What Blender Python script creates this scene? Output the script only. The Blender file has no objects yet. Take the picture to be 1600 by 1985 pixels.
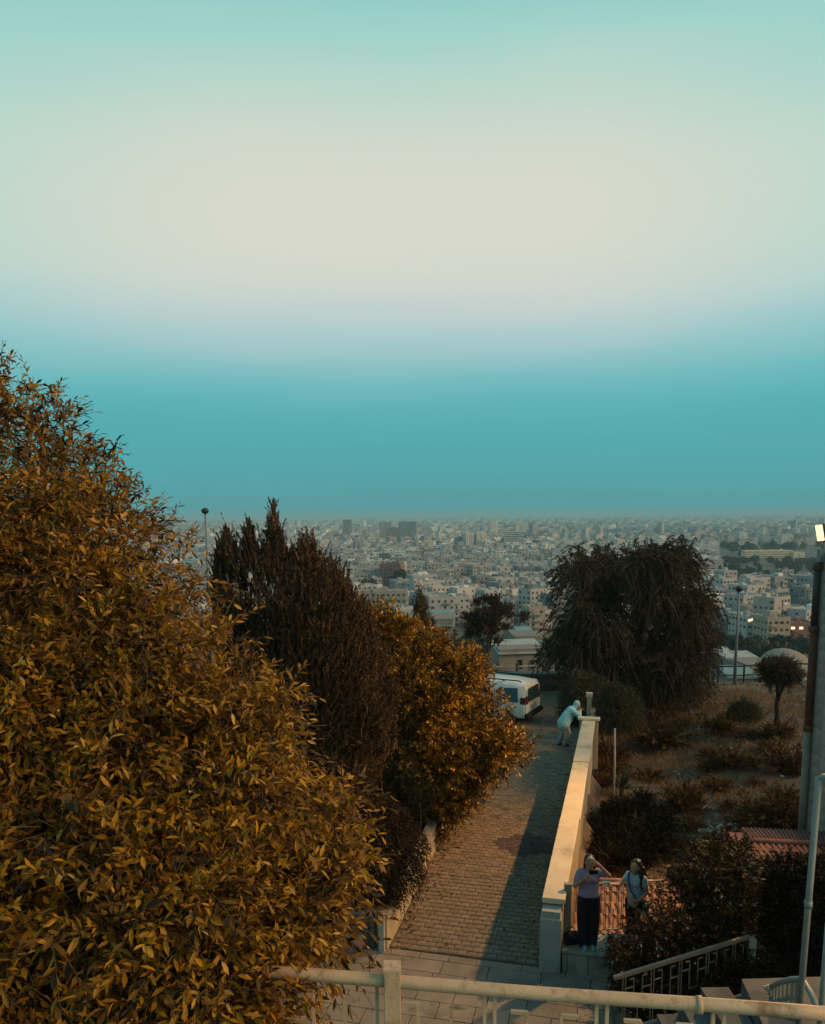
import bpy, math, random
import numpy as np
from mathutils import Matrix, Vector
PI = math.pi
rng = np.random.default_rng(7); random.seed(7)
scene = bpy.context.scene
col = scene.collection
# ------------------------------------------------------------------ camera
F = 1550.; PITCH = math.radians(8); ROLL = math.radians(0.5); HZ = 1000.; CX = 800.; CAMZ = 7.8
CY = HZ + F * math.tan(PITCH)
fw = np.array([0, math.cos(PITCH), -math.sin(PITCH)]); u0 = np.array([0, math.sin(PITCH), math.cos(PITCH)]); r0 = np.array([1., 0, 0])
rt = r0 * math.cos(ROLL) - u0 * math.sin(ROLL); up = u0 * math.cos(ROLL) + r0 * math.sin(ROLL)
CAM = np.array([0, 0, CAMZ])
cd = bpy.data.cameras.new('camera'); cam = bpy.data.objects.new('camera', cd); col.objects.link(cam)
cd.sensor_fit = 'VERTICAL'; cd.sensor_height = 36; cd.sensor_width = 36 * 1600 / 1985
cd.lens = F / 1985 * 36; cd.shift_y = (CY - 992.5) / 1985; cd.clip_start = 0.05; cd.clip_end = 60000
cam.matrix_world = Matrix(((rt[0], up[0], -fw[0], 0), (rt[1], up[1], -fw[1], 0), (rt[2], up[2], -fw[2], CAMZ), (0, 0, 0, 1)))
scene.camera = cam
def ray(u, v): return fw * F + rt * (u - CX) + up * (CY - v)
def atY(u, v, Y): d = ray(u, v); return CAM + d * (Y / d[1])          # surveyed point at a known distance
def atZ(u, v, z): d = ray(u, v); return CAM + d * ((z - CAMZ) / d[2])  # surveyed point at a known height
def proj(p):
    p = np.asarray(p, float) - CAM; c = p @ fw
    return CX + F * (p @ rt) / c, CY - F * (p @ up) / c
# ------------------------------------------------------------------ world, sun, exposure
def lin(c): 
    c = np.array(c, float) / 255.
    return tuple(np.where(c <= .04045, c / 12.92, ((c + .055) / 1.055) ** 2.4)) + (1.,)
world = bpy.data.worlds.new('World'); scene.world = world; world.use_nodes = True
wn = world.node_tree.nodes; wl = world.node_tree.links; wn.clear()
def wnode(t, **k):
    n = wn.new(t)
    for a, b in k.items(): setattr(n, a, b)
    return n
tc = wnode('ShaderNodeTexCoord'); sp = wnode('ShaderNodeSeparateXYZ'); wl.new(tc.outputs['Generated'], sp.inputs[0])
el = wnode('ShaderNodeMath', operation='ARCSINE'); wl.new(sp.outputs[2], el.inputs[0])
cn = wnode('ShaderNodeTexNoise'); cm = wnode('ShaderNodeMapping'); cm.inputs['Scale'].default_value = (1, 1, 7); wl.new(tc.outputs['Generated'], cm.inputs[0]); wl.new(cm.outputs[0], cn.inputs[0]); cn.inputs['Scale'].default_value = 2.2; cn.inputs['Detail'].default_value = 5
cs = wnode('ShaderNodeMath', operation='MULTIPLY_ADD'); wl.new(cn.outputs[0], cs.inputs[0]); cs.inputs[1].default_value = .045; cs.inputs[2].default_value = -.0225      # thin uneven veils in the high haze
ce = wnode('ShaderNodeMath', operation='ADD'); wl.new(el.outputs[0], ce.inputs[0]); wl.new(cs.outputs[0], ce.inputs[1])
mr = wnode('ShaderNodeMapRange'); wl.new(ce.outputs[0], mr.inputs[0])
mr.inputs[1].default_value = 0; mr.inputs[2].default_value = PI / 2
def elev(v): d = ray(800, v); return math.atan2(d[2], math.hypot(d[0], d[1])) / (PI / 2)
def ramp(stops):
    r = wnode('ShaderNodeValToRGB'); r.color_ramp.interpolation = 'B_SPLINE'
    e = r.color_ramp.elements
    while len(e) > 1: e.remove(e[-1])
    for i, (p, c) in enumerate(stops):
        x = e[0] if i == 0 else e.new(p)
        x.position = p; x.color = lin(c)
    wl.new(mr.outputs[0], r.inputs[0]); return r
cen = [(1003, (84, 152, 158)), (940, (84, 162, 167)), (860, (83, 169, 175)), (790, (88, 176, 182)), (730, (116, 187, 192)), (670, (168, 202, 204)), (610, (196, 209, 207)), (540, (212, 216, 204)), (430, (218, 218, 203)), (320, (214, 217, 203)), (220, (198, 215, 203)), (120, (174, 213, 203)), (20, (150, 207, 201)), (-300, (126, 188, 192)), (-900, (104, 162, 174))]
sid = [(1003, (82, 152, 158)), (940, (83, 162, 167)), (860, (83, 170, 176)), (790, (88, 177, 183)), (730, (108, 186, 190)), (670, (142, 197, 200)), (610, (170, 207, 205)), (540, (184, 213, 204)), (430, (188, 215, 203)), (320, (176, 214, 203)), (220, (160, 211, 203)), (120, (148, 207, 201)), (20, (138, 202, 199)), (-300, (122, 186, 191)), (-900, (104, 162, 174))]
fx = lambda L: [(max(0, elev(v)), c) for v, c in L] + [(1., (92, 140, 156))]
ra, rb = ramp(fx(cen)), ramp(fx(sid))
az = wnode('ShaderNodeMath', operation='ARCTAN2'); wl.new(sp.outputs[0], az.inputs[0]); wl.new(sp.outputs[1], az.inputs[1])
ab = wnode('ShaderNodeMath', operation='ABSOLUTE'); wl.new(az.outputs[0], ab.inputs[0])
m2 = wnode('ShaderNodeMapRange', interpolation_type='SMOOTHSTEP'); wl.new(ab.outputs[0], m2.inputs[0])
m2.inputs[1].default_value = math.radians(8); m2.inputs[2].default_value = math.radians(36)
mx = wnode('ShaderNodeMix', data_type='RGBA'); wl.new(m2.outputs[0], mx.inputs[0]); wl.new(ra.outputs[0], mx.inputs[6]); wl.new(rb.outputs[0], mx.inputs[7])
bg = wnode('ShaderNodeBackground'); wl.new(mx.outputs[2], bg.inputs[0]); bg.inputs[1].default_value = 1.0
SUN_EL, SUN_AZ = math.radians(32), math.radians(112)      # the afterglow stands behind the viewer, to the right
sky = wnode('ShaderNodeTexSky', sky_type='NISHITA', sun_disc=False); sky.sun_elevation = math.radians(-3); sky.sun_rotation = SUN_AZ
bg2 = wnode('ShaderNodeBackground'); wl.new(sky.outputs[0], bg2.inputs[0]); bg2.inputs[1].default_value = 0.05
ad = wnode('ShaderNodeAddShader'); wl.new(bg.outputs[0], ad.inputs[0]); wl.new(bg2.outputs[0], ad.inputs[1])
wo = wnode('ShaderNodeOutputWorld'); wl.new(ad.outputs[0], wo.inputs[0])
sl = bpy.data.lights.new('sun', 'SUN'); sl.energy = 2.6; sl.angle = math.radians(24); sl.color = (1, .56, .24)
so = bpy.data.objects.new('sun', sl); col.objects.link(so)
sd = Vector((math.sin(SUN_AZ) * math.cos(SUN_EL), math.cos(SUN_AZ) * math.cos(SUN_EL), math.sin(SUN_EL)))
so.rotation_euler = (-sd).to_track_quat('-Z', 'Y').to_euler(); so.location = (0, -30, 60)
vs = scene.view_settings; vs.view_transform = 'Standard'; vs.look = 'None'; vs.exposure = 0.0; vs.gamma = 1; vs.use_curve_mapping = False
# ------------------------------------------------------------------ materials
def mat(name, c1, c2=None, rough=.85, scale=6., bump=.0, bscale=40., vary=.0, stain=None, stain_scale=1.2, emit=None, spec=.3, metal=0., stretch=None):
    m = bpy.data.materials.new(name); m.use_nodes = True
    n = m.node_tree.nodes; l = m.node_tree.links; b = n['Principled BSDF']
    b.inputs['Roughness'].default_value = rough; b.inputs['Specular IOR Level'].default_value = spec; b.inputs['Metallic'].default_value = metal
    t = n.new('ShaderNodeTexCoord'); co = t.outputs['Object']
    if stretch:
        mp = n.new('ShaderNodeMapping'); mp.inputs['Scale'].default_value = stretch; l.new(co, mp.inputs[0]); co = mp.outputs[0]
    no = n.new('ShaderNodeTexNoise'); no.inputs['Scale'].default_value = scale; no.inputs['Detail'].default_value = 6; l.new(co, no.inputs[0])
    mpr = n.new('ShaderNodeMapRange'); mpr.inputs[1].default_value = .3; mpr.inputs[2].default_value = .7; l.new(no.outputs[0], mpr.inputs[0])
    mi = n.new('ShaderNodeMix'); mi.data_type = 'RGBA'; l.new(mpr.outputs[0], mi.inputs[0])
    c2 = c2 or tuple(x * .75 for x in c1)
    mi.inputs[6].default_value = tuple(c1) + (1,); mi.inputs[7].default_value = tuple(c2) + (1,)
    out = mi.outputs[2]
    if stain:
        n2 = n.new('ShaderNodeTexNoise'); n2.inputs['Scale'].default_value = stain_scale; n2.inputs['Detail'].default_value = 8; n2.inputs['Roughness'].default_value = .7; l.new(co, n2.inputs[0])
        r2 = n.new('ShaderNodeMapRange'); r2.inputs[1].default_value = .52; r2.inputs[2].default_value = .68; l.new(n2.outputs[0], r2.inputs[0])
        m3 = n.new('ShaderNodeMix'); m3.data_type = 'RGBA'; l.new(r2.outputs[0], m3.inputs[0]); l.new(out, m3.inputs[6]); m3.inputs[7].default_value = tuple(stain) + (1,); out = m3.outputs[2]
    if vary:
        oi = n.new('ShaderNodeObjectInfo'); at = n.new('ShaderNodeAttribute'); at.attribute_name = 'rnd'
        s = n.new('ShaderNodeMath'); s.operation = 'ADD'; l.new(oi.outputs['Random'], s.inputs[0]); l.new(at.outputs['Fac'], s.inputs[1])
        fr = n.new('ShaderNodeMath'); fr.operation = 'FRACT'; l.new(s.outputs[0], fr.inputs[0])
        mm = n.new('ShaderNodeMapRange'); l.new(fr.outputs[0], mm.inputs[0]); mm.inputs[3].default_value = 1 - vary; mm.inputs[4].default_value = 1 + vary
        hs = n.new('ShaderNodeHueSaturation'); l.new(mm.outputs[0], hs.inputs['Value']); l.new(out, hs.inputs['Color']); out = hs.outputs[0]
    l.new(out, b.inputs['Base Color'])
    if bump:
        n4 = n.new('ShaderNodeTexNoise'); n4.inputs['Scale'].default_value = bscale; n4.inputs['Detail'].default_value = 5; l.new(co, n4.inputs[0])
        bp = n.new('ShaderNodeBump'); bp.inputs['Strength'].default_value = bump; bp.inputs['Distance'].default_value = .02; l.new(n4.outputs[0], bp.inputs['Height']); l.new(bp.outputs[0], b.inputs['Normal'])
    if emit:
        b.inputs['Emission Color'].default_value = tuple(emit[:3]) + (1,); b.inputs['Emission Strength'].default_value = emit[3]
    return m
def leafmat(name, stops, transl=.25, rough=.55, spec=.25):
    m = bpy.data.materials.new(name); m.use_nodes = True
    n = m.node_tree.nodes; l = m.node_tree.links; b = n['Principled BSDF']; o = n['Material Output']
    at = n.new('ShaderNodeAttribute'); at.attribute_name = 'rnd'
    oi = n.new('ShaderNodeObjectInfo'); ad = n.new('ShaderNodeMath'); ad.operation = 'MULTIPLY_ADD'; l.new(oi.outputs['Random'], ad.inputs[0]); ad.inputs[1].default_value = .12; l.new(at.outputs['Fac'], ad.inputs[2])
    r = n.new('ShaderNodeValToRGB'); e = r.color_ramp.elements
    e[0].position, e[0].color = stops[0][0], tuple(stops[0][1]) + (1,)
    e[1].position, e[1].color = stops[-1][0], tuple(stops[-1][1]) + (1,)
    for p, c in stops[1:-1]:
        x = e.new(p); x.color = tuple(c) + (1,)
    l.new(ad.outputs[0], r.inputs[0]); l.new(r.outputs[0], b.inputs['Base Color'])
    b.inputs['Roughness'].default_value = rough; b.inputs['Specular IOR Level'].default_value = spec
    tr = n.new('ShaderNodeBsdfTranslucent'); l.new(r.outputs[0], tr.inputs[0])
    mxs = n.new('ShaderNodeMixShader'); mxs.inputs[0].default_value = transl
    l.new(b.outputs[0], mxs.inputs[1]); l.new(tr.outputs[0], mxs.inputs[2]); l.new(mxs.outputs[0], o.inputs[0])
    return m
M = {}
M['soil'] = mat('soil', (.15, .098, .062), (.085, .056, .038), scale=.8, bump=.5, bscale=9, stain=(.23, .165, .11), stain_scale=.5)
M['joint'] = mat('joint_sand', (.12, .092, .068), (.09, .07, .055), scale=12)
M['paver'] = mat('paver_concrete', (.215, .160, .114), (.160, .120, .088), rough=.85, scale=9, bump=.4, bscale=60, vary=.16, stain=(.07, .06, .05), stain_scale=2)
M['paver_dark'] = mat('paver_red_dark', (.085, .06, .056), (.06, .044, .042), rough=.8, scale=9, bump=.4, bscale=60, vary=.22)
M['slab'] = mat('plaza_stone', (.24, .20, .165), (.17, .142, .12), rough=.75, scale=3, bump=.3, bscale=30, vary=.14, stain=(.10, .092, .08), stain_scale=1.6)
M['cap'] = mat('painted_cap', (.60, .50, .36), (.50, .41, .29), rough=.7, scale=2.5, bump=.25, bscale=25, stain=(.33, .25, .165), stain_scale=1.3)
M['plaster'] = mat('wall_plaster', (.40, .345, .255), (.32, .27, .20), rough=.85, scale=2, bump=.3, bscale=30, stain=(.22, .18, .14), stain_scale=1.3, stretch=(1, 1, .5))
M['pale'] = mat('pale_pillar', (.30, .315, .30), (.25, .265, .255), rough=.8, scale=3, bump=.2, bscale=30, stain=(.19, .19, .175), stain_scale=1.4)
M['marble'] = mat('marble_cladding', (.29, .275, .24), (.19, .18, .155), rough=.5, scale=4, vary=.12, stain=(.13, .12, .1), stain_scale=2.5)
M['white_rail'] = mat('cream_rail_paint', (.55, .37, .23), (.45, .285, .165), rough=.5, scale=7, bump=.15, bscale=60, stain=(.22, .12, .06), stain_scale=5)
M['grey_rail'] = mat('grey_rail_paint', (.23, .255, .24), (.17, .19, .18), rough=.5, scale=5, bump=.15, stain=(.18, .18, .16), stain_scale=4)
M['shaded_rail'] = mat('shaded_rail_paint', (.11, .115, .105), (.08, .085, .08), rough=.6, scale=5)  # white fence rails in deep shade, the shade put into the paint colour
M['terracotta'] = mat('terracotta', (.40, .20, .13), (.27, .125, .08), rough=.8, scale=7, bump=.3, bscale=50, vary=.2, stain=(.17, .09, .07), stain_scale=4)
M['redtile'] = mat('red_roof_paint', (.15, .072, .064), (.10, .05, .046), rough=.7, scale=5, bump=.3, vary=.15)
M['rubble'] = mat('rubble_stone', (.15, .115, .10), (.085, .07, .068), rough=.9, scale=4, bump=.6, bscale=20, vary=.3)
M['stone_pale'] = mat('pale_stone', (.34, .30, .24), (.22, .19, .16), rough=.9, scale=5, bump=.5, bscale=25, vary=.2)
M['shaded_stairstone'] = mat('shaded_stair_stone', (.10, .10, .096), (.06, .06, .058), rough=.8, scale=3, bump=.3, vary=.1)  # stone darkened so its colour carries the shrub's shadow over the stair
M['cladding'] = mat('grey_cladding', (.27, .275, .26), (.21, .215, .205), rough=.55, scale=2, vary=.08, stain=(.15, .15, .14), stain_scale=1.5)
M['wallcore'] = mat('cladding_joint', (.08, .08, .078), scale=5)
M['rust'] = mat('rusty_pipe', (.10, .045, .03), (.05, .03, .028), rough=.8, scale=5, bump=.4, stain=(.20, .085, .03), stain_scale=2.5, stretch=(1, 1, .4))
M['greypipe'] = mat('grey_pipe', (.22, .20, .17), (.15, .135, .12), rough=.6, scale=5, stain=(.11, .07, .05), stain_scale=3)
M['darkmetal'] = mat('dark_metal', (.03, .032, .035), rough=.5)
M['steel'] = mat('lamp_steel', (.16, .19, .20), (.12, .14, .15), rough=.45, scale=4)
M['lamp'] = mat('lamp_glass', (.9, .7, .5), emit=(1, .60, .30, 2.0))
M['bark'] = mat('bark', (.085, .062, .045), (.04, .03, .024), rough=.95, scale=14, bump=.8, bscale=30, stretch=(1, 1, .3))
M['twig'] = mat('twig', (.15, .085, .04), (.09, .05, .028), rough=.9, scale=20)
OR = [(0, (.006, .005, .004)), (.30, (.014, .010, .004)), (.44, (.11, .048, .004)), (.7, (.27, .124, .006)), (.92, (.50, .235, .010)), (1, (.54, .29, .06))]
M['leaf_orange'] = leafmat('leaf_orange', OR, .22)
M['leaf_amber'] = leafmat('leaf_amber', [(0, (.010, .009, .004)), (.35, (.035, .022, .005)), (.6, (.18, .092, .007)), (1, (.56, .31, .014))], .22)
M['leaf_juniper'] = leafmat('leaf_juniper', [(0, (.012, .010, .008)), (.5, (.035, .023, .014)), (.85, (.085, .046, .020)), (1, (.16, .078, .025))], .1, .8)
M['leaf_pepper'] = leafmat('leaf_pepper', [(0, (.014, .012, .010)), (.55, (.034, .026, .018)), (.9, (.062, .042, .025)), (1, (.10, .07, .045))], .15, .8)
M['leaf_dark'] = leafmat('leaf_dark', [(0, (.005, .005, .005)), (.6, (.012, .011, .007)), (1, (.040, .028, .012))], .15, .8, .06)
M['leaf_green'] = leafmat('leaf_green', [(0, (.012, .016, .010)), (.6, (.030, .036, .020)), (1, (.07, .075, .03))], .15, .7)
M['leaf_olive'] = leafmat('leaf_olive', [(0, (.02, .024, .006)), (.6, (.06, .062, .010)), (1, (.16, .12, .015))], .2, .6)
M['leaf_shrub'] = leafmat('leaf_shrub', [(0, (.006, .006, .006)), (.5, (.014, .012, .007)), (.8, (.045, .025, .008)), (.97, (.13, .062, .015)), (1, (.30, .25, .20))], .15, .7, .08)
M['scrub'] = leafmat('leaf_scrub', [(0, (.03, .016, .007)), (.5, (.075, .038, .014)), (.85, (.14, .068, .02)), (1, (.22, .11, .03))], .2, .9)
M['drygrass'] = leafmat('dry_grass', [(0, (.07, .042, .020)), (.5, (.17, .105, .050)), (1, (.36, .23, .115))], .25, .9)
M['far_leaf'] = leafmat('far_leaf', [(0, (.010, .020, .018)), (.6, (.022, .038, .032)), (1, (.045, .06, .045))], .1, .9)
# ------------------------------------------------------------------ mesh helpers
def rloc(o):
    v = np.zeros(3)
    while o is not None: v += np.array(o.location); o = o.parent
    return v
class MB:
    def __init__(s): s.V = []; s.Fc = []; s.n = 0; s.R = []
    def add(s, V, Fc, r=None):
        V = np.asarray(V, float); s.V.append(V); s.Fc += [tuple(i + s.n for i in f) for f in Fc]; s.n += len(V)
        s.R.append(np.full(len(V), random.random() if r is None else r)); return s
    def hexa(s, p, r=None):   # 8 corners: bottom ring 0-3 (ccw), top ring 4-7
        return s.add(p, [(3, 2, 1, 0), (4, 5, 6, 7), (0, 1, 5, 4), (1, 2, 6, 5), (2, 3, 7, 6), (3, 0, 4, 7)], r)
    def box(s, c, sz, rz=0, r=None, taper=1.):
        x, y, z = (k / 2 for k in sz); q = []
        for k, t in ((-z, 1), (z, taper)):
            for a, b in ((-x, -y), (x, -y), (x, y), (-x, y)): q.append((a * t, b * t, k))
        q = np.array(q); ca, sa = math.cos(rz), math.sin(rz)
        q = np.stack([q[:, 0] * ca - q[:, 1] * sa, q[:, 0] * sa + q[:, 1] * ca, q[:, 2]], 1) + np.array(c)
        return s.hexa(q, r)
    def bar(s, a, b, w, h=None, r=None):   # box section bar from a to b
        h = h or w; a = np.array(a, float); b = np.array(b, float); d = b - a; d /= np.linalg.norm(d)
        zz = np.array([0, 0, 1.]) if abs(d[2]) < .95 else np.array([0, 1., 0])
        x = np.cross(d, zz); x /= np.linalg.norm(x); y = np.cross(x, d)
        q = [p + x * i * w / 2 + y * j * h / 2 for p in (a, b) for i, j in ((-1, -1), (1, -1), (1, 1), (-1, 1))]
        return s.hexa(q, r)
    def tube(s, path, rad, n=8, r=None, cap=True):
        P = np.array(path, float); m = len(P); rad = np.broadcast_to(np.array(rad, float), (m,))
        T = np.gradient(P, axis=0); T /= np.linalg.norm(T, axis=1)[:, None] + 1e-9
        ref = np.array([0, 0, 1.]) if abs(T[0][2]) < .9 else np.array([1., 0, 0])
        V = []
        for i in range(m):
            x = np.cross(T[i], ref); x /= np.linalg.norm(x) + 1e-9; y = np.cross(T[i], x)
            for k in range(n): V.append(P[i] + rad[i] * (x * math.cos(2 * PI * k / n) + y * math.sin(2 * PI * k / n)))
        Fc = [(i * n + k, i * n + (k + 1) % n, (i + 1) * n + (k + 1) % n, (i + 1) * n + k) for i in range(m - 1) for k in range(n)]
        if cap: Fc += [tuple(range(n - 1, -1, -1)), tuple((m - 1) * n + k for k in range(n))]
        return s.add(V, Fc, r)
    def ball(s, c, rad, n=12, m=8, r=None):
        rad = np.broadcast_to(np.array(rad, float), (3,)); c = np.array(c, float)
        V = [c + rad * (0, 0, -1)]
        for i in range(1, m):
            a = -PI / 2 + PI * i / m
            for k in range(n): V.append(c + rad * (math.cos(a) * math.cos(2 * PI * k / n), math.cos(a) * math.sin(2 * PI * k / n), math.sin(a)))
        V.append(c + rad * (0, 0, 1)); L = len(V) - 1
        Fc = [(0, 1 + (k + 1) % n, 1 + k) for k in range(n)]
        for i in range(m - 2):
            for k in range(n): Fc.append((1 + i * n + k, 1 + i * n + (k + 1) % n, 1 + (i + 1) * n + (k + 1) % n, 1 + (i + 1) * n + k))
        Fc += [(L, 1 + (m - 2) * n + k, 1 + (m - 2) * n + (k + 1) % n) for k in range(n)]
        return s.add(V, Fc, r)
    def cone(s, a, ra, b, rb, n=12):   # a limb: tapered tube with round ends
        a = np.array(a, float); b = np.array(b, float); t = np.linspace(0, 1, 4)
        s.tube([a + (b - a) * k for k in t], ra + (rb - ra) * t, n); s.ball(a, ra, n, 7); s.ball(b, rb, n, 7); return s
    def mesh(s, name, off=None):
        V = np.concatenate(s.V); 
        if off is not None: V = V - off
        me = bpy.data.meshes.new(name); me.from_pydata(V.tolist(), [], s.Fc)
        a = me.attributes.new('rnd', 'FLOAT', 'POINT'); a.data.foreach_set('value', np.concatenate(s.R).astype(np.float32))
        me.update(); return me
    def build(s, name, m, parent=None, smooth=False, loc=None):
        off = rloc(parent) if parent is not None else (np.array(loc, float) if loc is not None else np.zeros(3))
        me = s.mesh(name, off); return link(name, me, m, parent, None if parent is not None else loc, smooth)
def link(name, me, m, parent=None, loc=None, smooth=False):
    if m is not None and not me.materials: me.materials.append(M[m] if isinstance(m, str) else m)
    o = bpy.data.objects.new(name, me); col.objects.link(o); o.parent = parent
    if loc is not None: o.location = tuple(loc)
    if smooth: me.polygons.foreach_set('use_smooth', np.ones(len(me.polygons), bool))
    return o
def piece(name, me, parent, pos, rot=(0, 0, 0), scl=(1, 1, 1)):      # an alike piece that shares its mesh
    o = bpy.data.objects.new(name, me); col.objects.link(o); o.parent = parent
    o.location = tuple(np.array(pos) - rloc(parent)); o.rotation_euler = rot; o.scale = scl; return o
def tag(o, label=None, cat=None, group=None, kind=None):
    for k, v in (('label', label), ('category', cat), ('group', group), ('kind', kind)):
        if v: o[k] = v
    return o
def empty(name, loc, label, cat, group=None):
    o = bpy.data.objects.new(name, None); col.objects.link(o); o.location = tuple(loc); o.empty_display_size = .2
    return tag(o, label, cat, group)
def bevel(o, w, seg=2):
    b = o.modifiers.new('bevel', 'BEVEL'); b.width = w; b.segments = seg; b.limit_method = 'ANGLE'; return o
def soup(name, V, Fi, R, m, parent=None, smooth=False):              # fast path: (N,k,3) verts, template faces
    N, k, _ = V.shape; off = rloc(parent) if parent is not None else 0
    Fi = [np.array(f) for f in Fi]; ks = len(Fi[0])
    me = bpy.data.meshes.new(name); me.vertices.add(N * k); me.vertices.foreach_set('co', (V.reshape(-1, 3) - off).astype(np.float32).ravel())
    T = np.array(Fi); idx = (np.arange(N)[:, None, None] * k + T[None]).reshape(-1)
    nf = N * len(Fi); me.loops.add(nf * ks); me.loops.foreach_set('vertex_index', idx.astype(np.int32))
    me.polygons.add(nf); me.polygons.foreach_set('loop_start', (np.arange(nf) * ks).astype(np.int32)); 
    me.update(calc_edges=True)
    a = me.attributes.new('rnd', 'FLOAT', 'POINT'); a.data.foreach_set('value', np.repeat(R, k).astype(np.float32))
    return link(name, me, m, parent, None, smooth)
# ------------------------------------------------------------------ foliage
nrm = lambda a: a / (np.linalg.norm(a, axis=-1, keepdims=True) + 1e-9)
DOWN = np.array([0, 0, -1.])
def leafverts(P, A, L, Wd, g=rng, fold=.18, bend=.12):
    up_ = np.array([0, 0, 1.]) + g.normal(0, .55, P.shape)
    S = nrm(np.cross(A, up_)); Nn = np.cross(S, A); L = L[:, None]; Wd = Wd[:, None]
    mid = P + A * L * .45
    return np.stack([P, mid - S * Wd * .5 + Nn * Wd * fold, mid, mid + S * Wd * .5 + Nn * Wd * fold, P + A * L - Nn * L * bend], 1)
LEAF_F = [(0, 2, 1), (1, 2, 4), (0, 3, 2), (2, 3, 4)]
def leaf8(P, A, L, Wd, g=rng, fold=.16, bend=.14):
    up_ = np.array([0, 0, 1.]) + g.normal(0, .55, P.shape)
    S = nrm(np.cross(A, up_)); Nn = np.cross(S, A); L = L[:, None]; Wd = Wd[:, None]
    c1 = P + A * L * .26 - Nn * L * .015; c2 = P + A * L * .62 - Nn * L * bend * .4; f = Nn * Wd * fold
    return np.stack([P, c1 - S * Wd * .36 + f, c2 - S * Wd * .46 + f, P + A * L - Nn * L * bend, c2 + S * Wd * .46 + f, c1 + S * Wd * .36 + f, c1, c2], 1)
LEAF8_F = [(0, 6, 1), (1, 6, 7), (1, 7, 2), (2, 7, 3), (0, 5, 6), (6, 5, 4), (6, 4, 7), (7, 4, 3)]
def needleverts(P, A, L, Wd, g=rng):
    S = nrm(np.cross(A, nrm(g.normal(0, 1, P.shape)))); L = L[:, None]; Wd = Wd[:, None]
    return np.stack([P - S * Wd * .3, P + S * Wd * .5 + A * L * .4, P + A * L, P - S * Wd * .5 + A * L * .45], 1)
NEED_F = [(0, 1, 3), (1, 2, 3)]
def twigs(st, d, L, nl, droop, ang, llen, g=rng, t0=.1):
    N = len(st); P = []; A = []; LL = []; R = []; base = g.random(N)
    ph = g.random(N) * 6.28
    for k in range(nl):
        t = t0 + (1 - t0) * (k + .3 + .5 * g.random(N)) / nl; t = t[:, None]
        pos = st + d * L[:, None] * t + DOWN * (droop * L)[:, None] * t ** 2
        tan = nrm(d + DOWN * (2 * droop)[:, None] * t)
        e1 = nrm(np.cross(tan, np.array([.13, .21, 1.]))); e2 = np.cross(tan, e1); q = ph + k * 2.4
        sd_ = e1 * np.cos(q)[:, None] + e2 * np.sin(q)[:, None]
        a = ang * (1.15 - .55 * t) * (.8 + .4 * g.random((N, 1)))
        P.append(pos); A.append(nrm(tan * np.cos(a) + sd_ * np.sin(a))); LL.append(llen * (.65 + .6 * g.random(N)) * (1 - .25 * t[:, 0]))
        R.append(np.clip(.62 * base + .38 * g.random(N), 0, 1))
    return np.concatenate(P), np.concatenate(A), np.concatenate(LL), np.concatenate(R)
def stems(name, st, d, L, droop, r, parent, m='twig'):
    N = len(st); ts = np.linspace(0, 1, 4); V = []
    for t in ts:
        pos = st + d * L[:, None] * t + DOWN * (droop * L)[:, None] * t ** 2
        e1 = nrm(np.cross(d, np.array([.13, .21, 1.]))); e2 = np.cross(d, e1)
        for k in range(3): V.append(pos + (e1 * math.cos(2.094 * k) + e2 * math.sin(2.094 * k)) * (r * (1 - .7 * t)))
    Fi = [(i * 3 + k, i * 3 + (k + 1) % 3, (i + 1) * 3 + (k + 1) % 3, (i + 1) * 3 + k) for i in range(3) for k in range(3)]
    return tag(soup(name, np.stack(V, 1), Fi, rng.random(N), m, parent), kind='stuff')
def inpoly(p, poly):
    poly = np.array(poly, float); x, y = p[:, 0], p[:, 1]; ins = np.zeros(len(p), bool); dist = np.full(len(p), 1e9)
    for a, b in zip(poly, np.roll(poly, -1, 0)):
        c = ((a[1] > y) != (b[1] > y)) & (x < (b[0] - a[0]) * (y - a[1]) / (b[1] - a[1] + 1e-12) + a[0]); ins ^= c
        ab = b - a; t = np.clip(((p - a) @ ab) / (ab @ ab), 0, 1); dist = np.minimum(dist, np.linalg.norm(p - (a + t[:, None] * ab), axis=1))
    return ins, dist
def fill(poly, n, Dc, Rd, front=.7, g=rng, emax=None, dfun=None):
    """points through a rounded crown whose outline at distance Dc is poly; Rd = half depth in metres"""
    poly = np.array(poly, float); out = []
    lo, hi = poly.min(0), poly.max(0); p = np.zeros((0, 2)); e = np.zeros(0)
    while len(p) < n:
        q = lo + (hi - lo) * g.random((n * 3, 2)); i, d = inpoly(q, poly); p = np.concatenate([p, q[i]]); e = np.concatenate([e, d[i]])
    p, e = p[:n], e[:n]; emax = emax or e.max(); e = np.clip(e / emax, 0, 1)
    half = Rd * np.sqrt(e * (2 - e)); s = g.random(n); sg = np.where(g.random(n) < front, -1 + .55 * s ** 2, -1 + 2 * s)
    D = Dc + half * sg
    if dfun is not None: D = D + dfun(p)
    return np.array([atY(u, v, Y) for (u, v), Y in zip(p, D)]), half
def outdirs(P, c, g=rng, out=1., upb=.3, rnd=.6):
    return nrm(nrm(P - c) * out + np.array([0, 0, upb]) + g.normal(0, rnd, P.shape))
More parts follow.
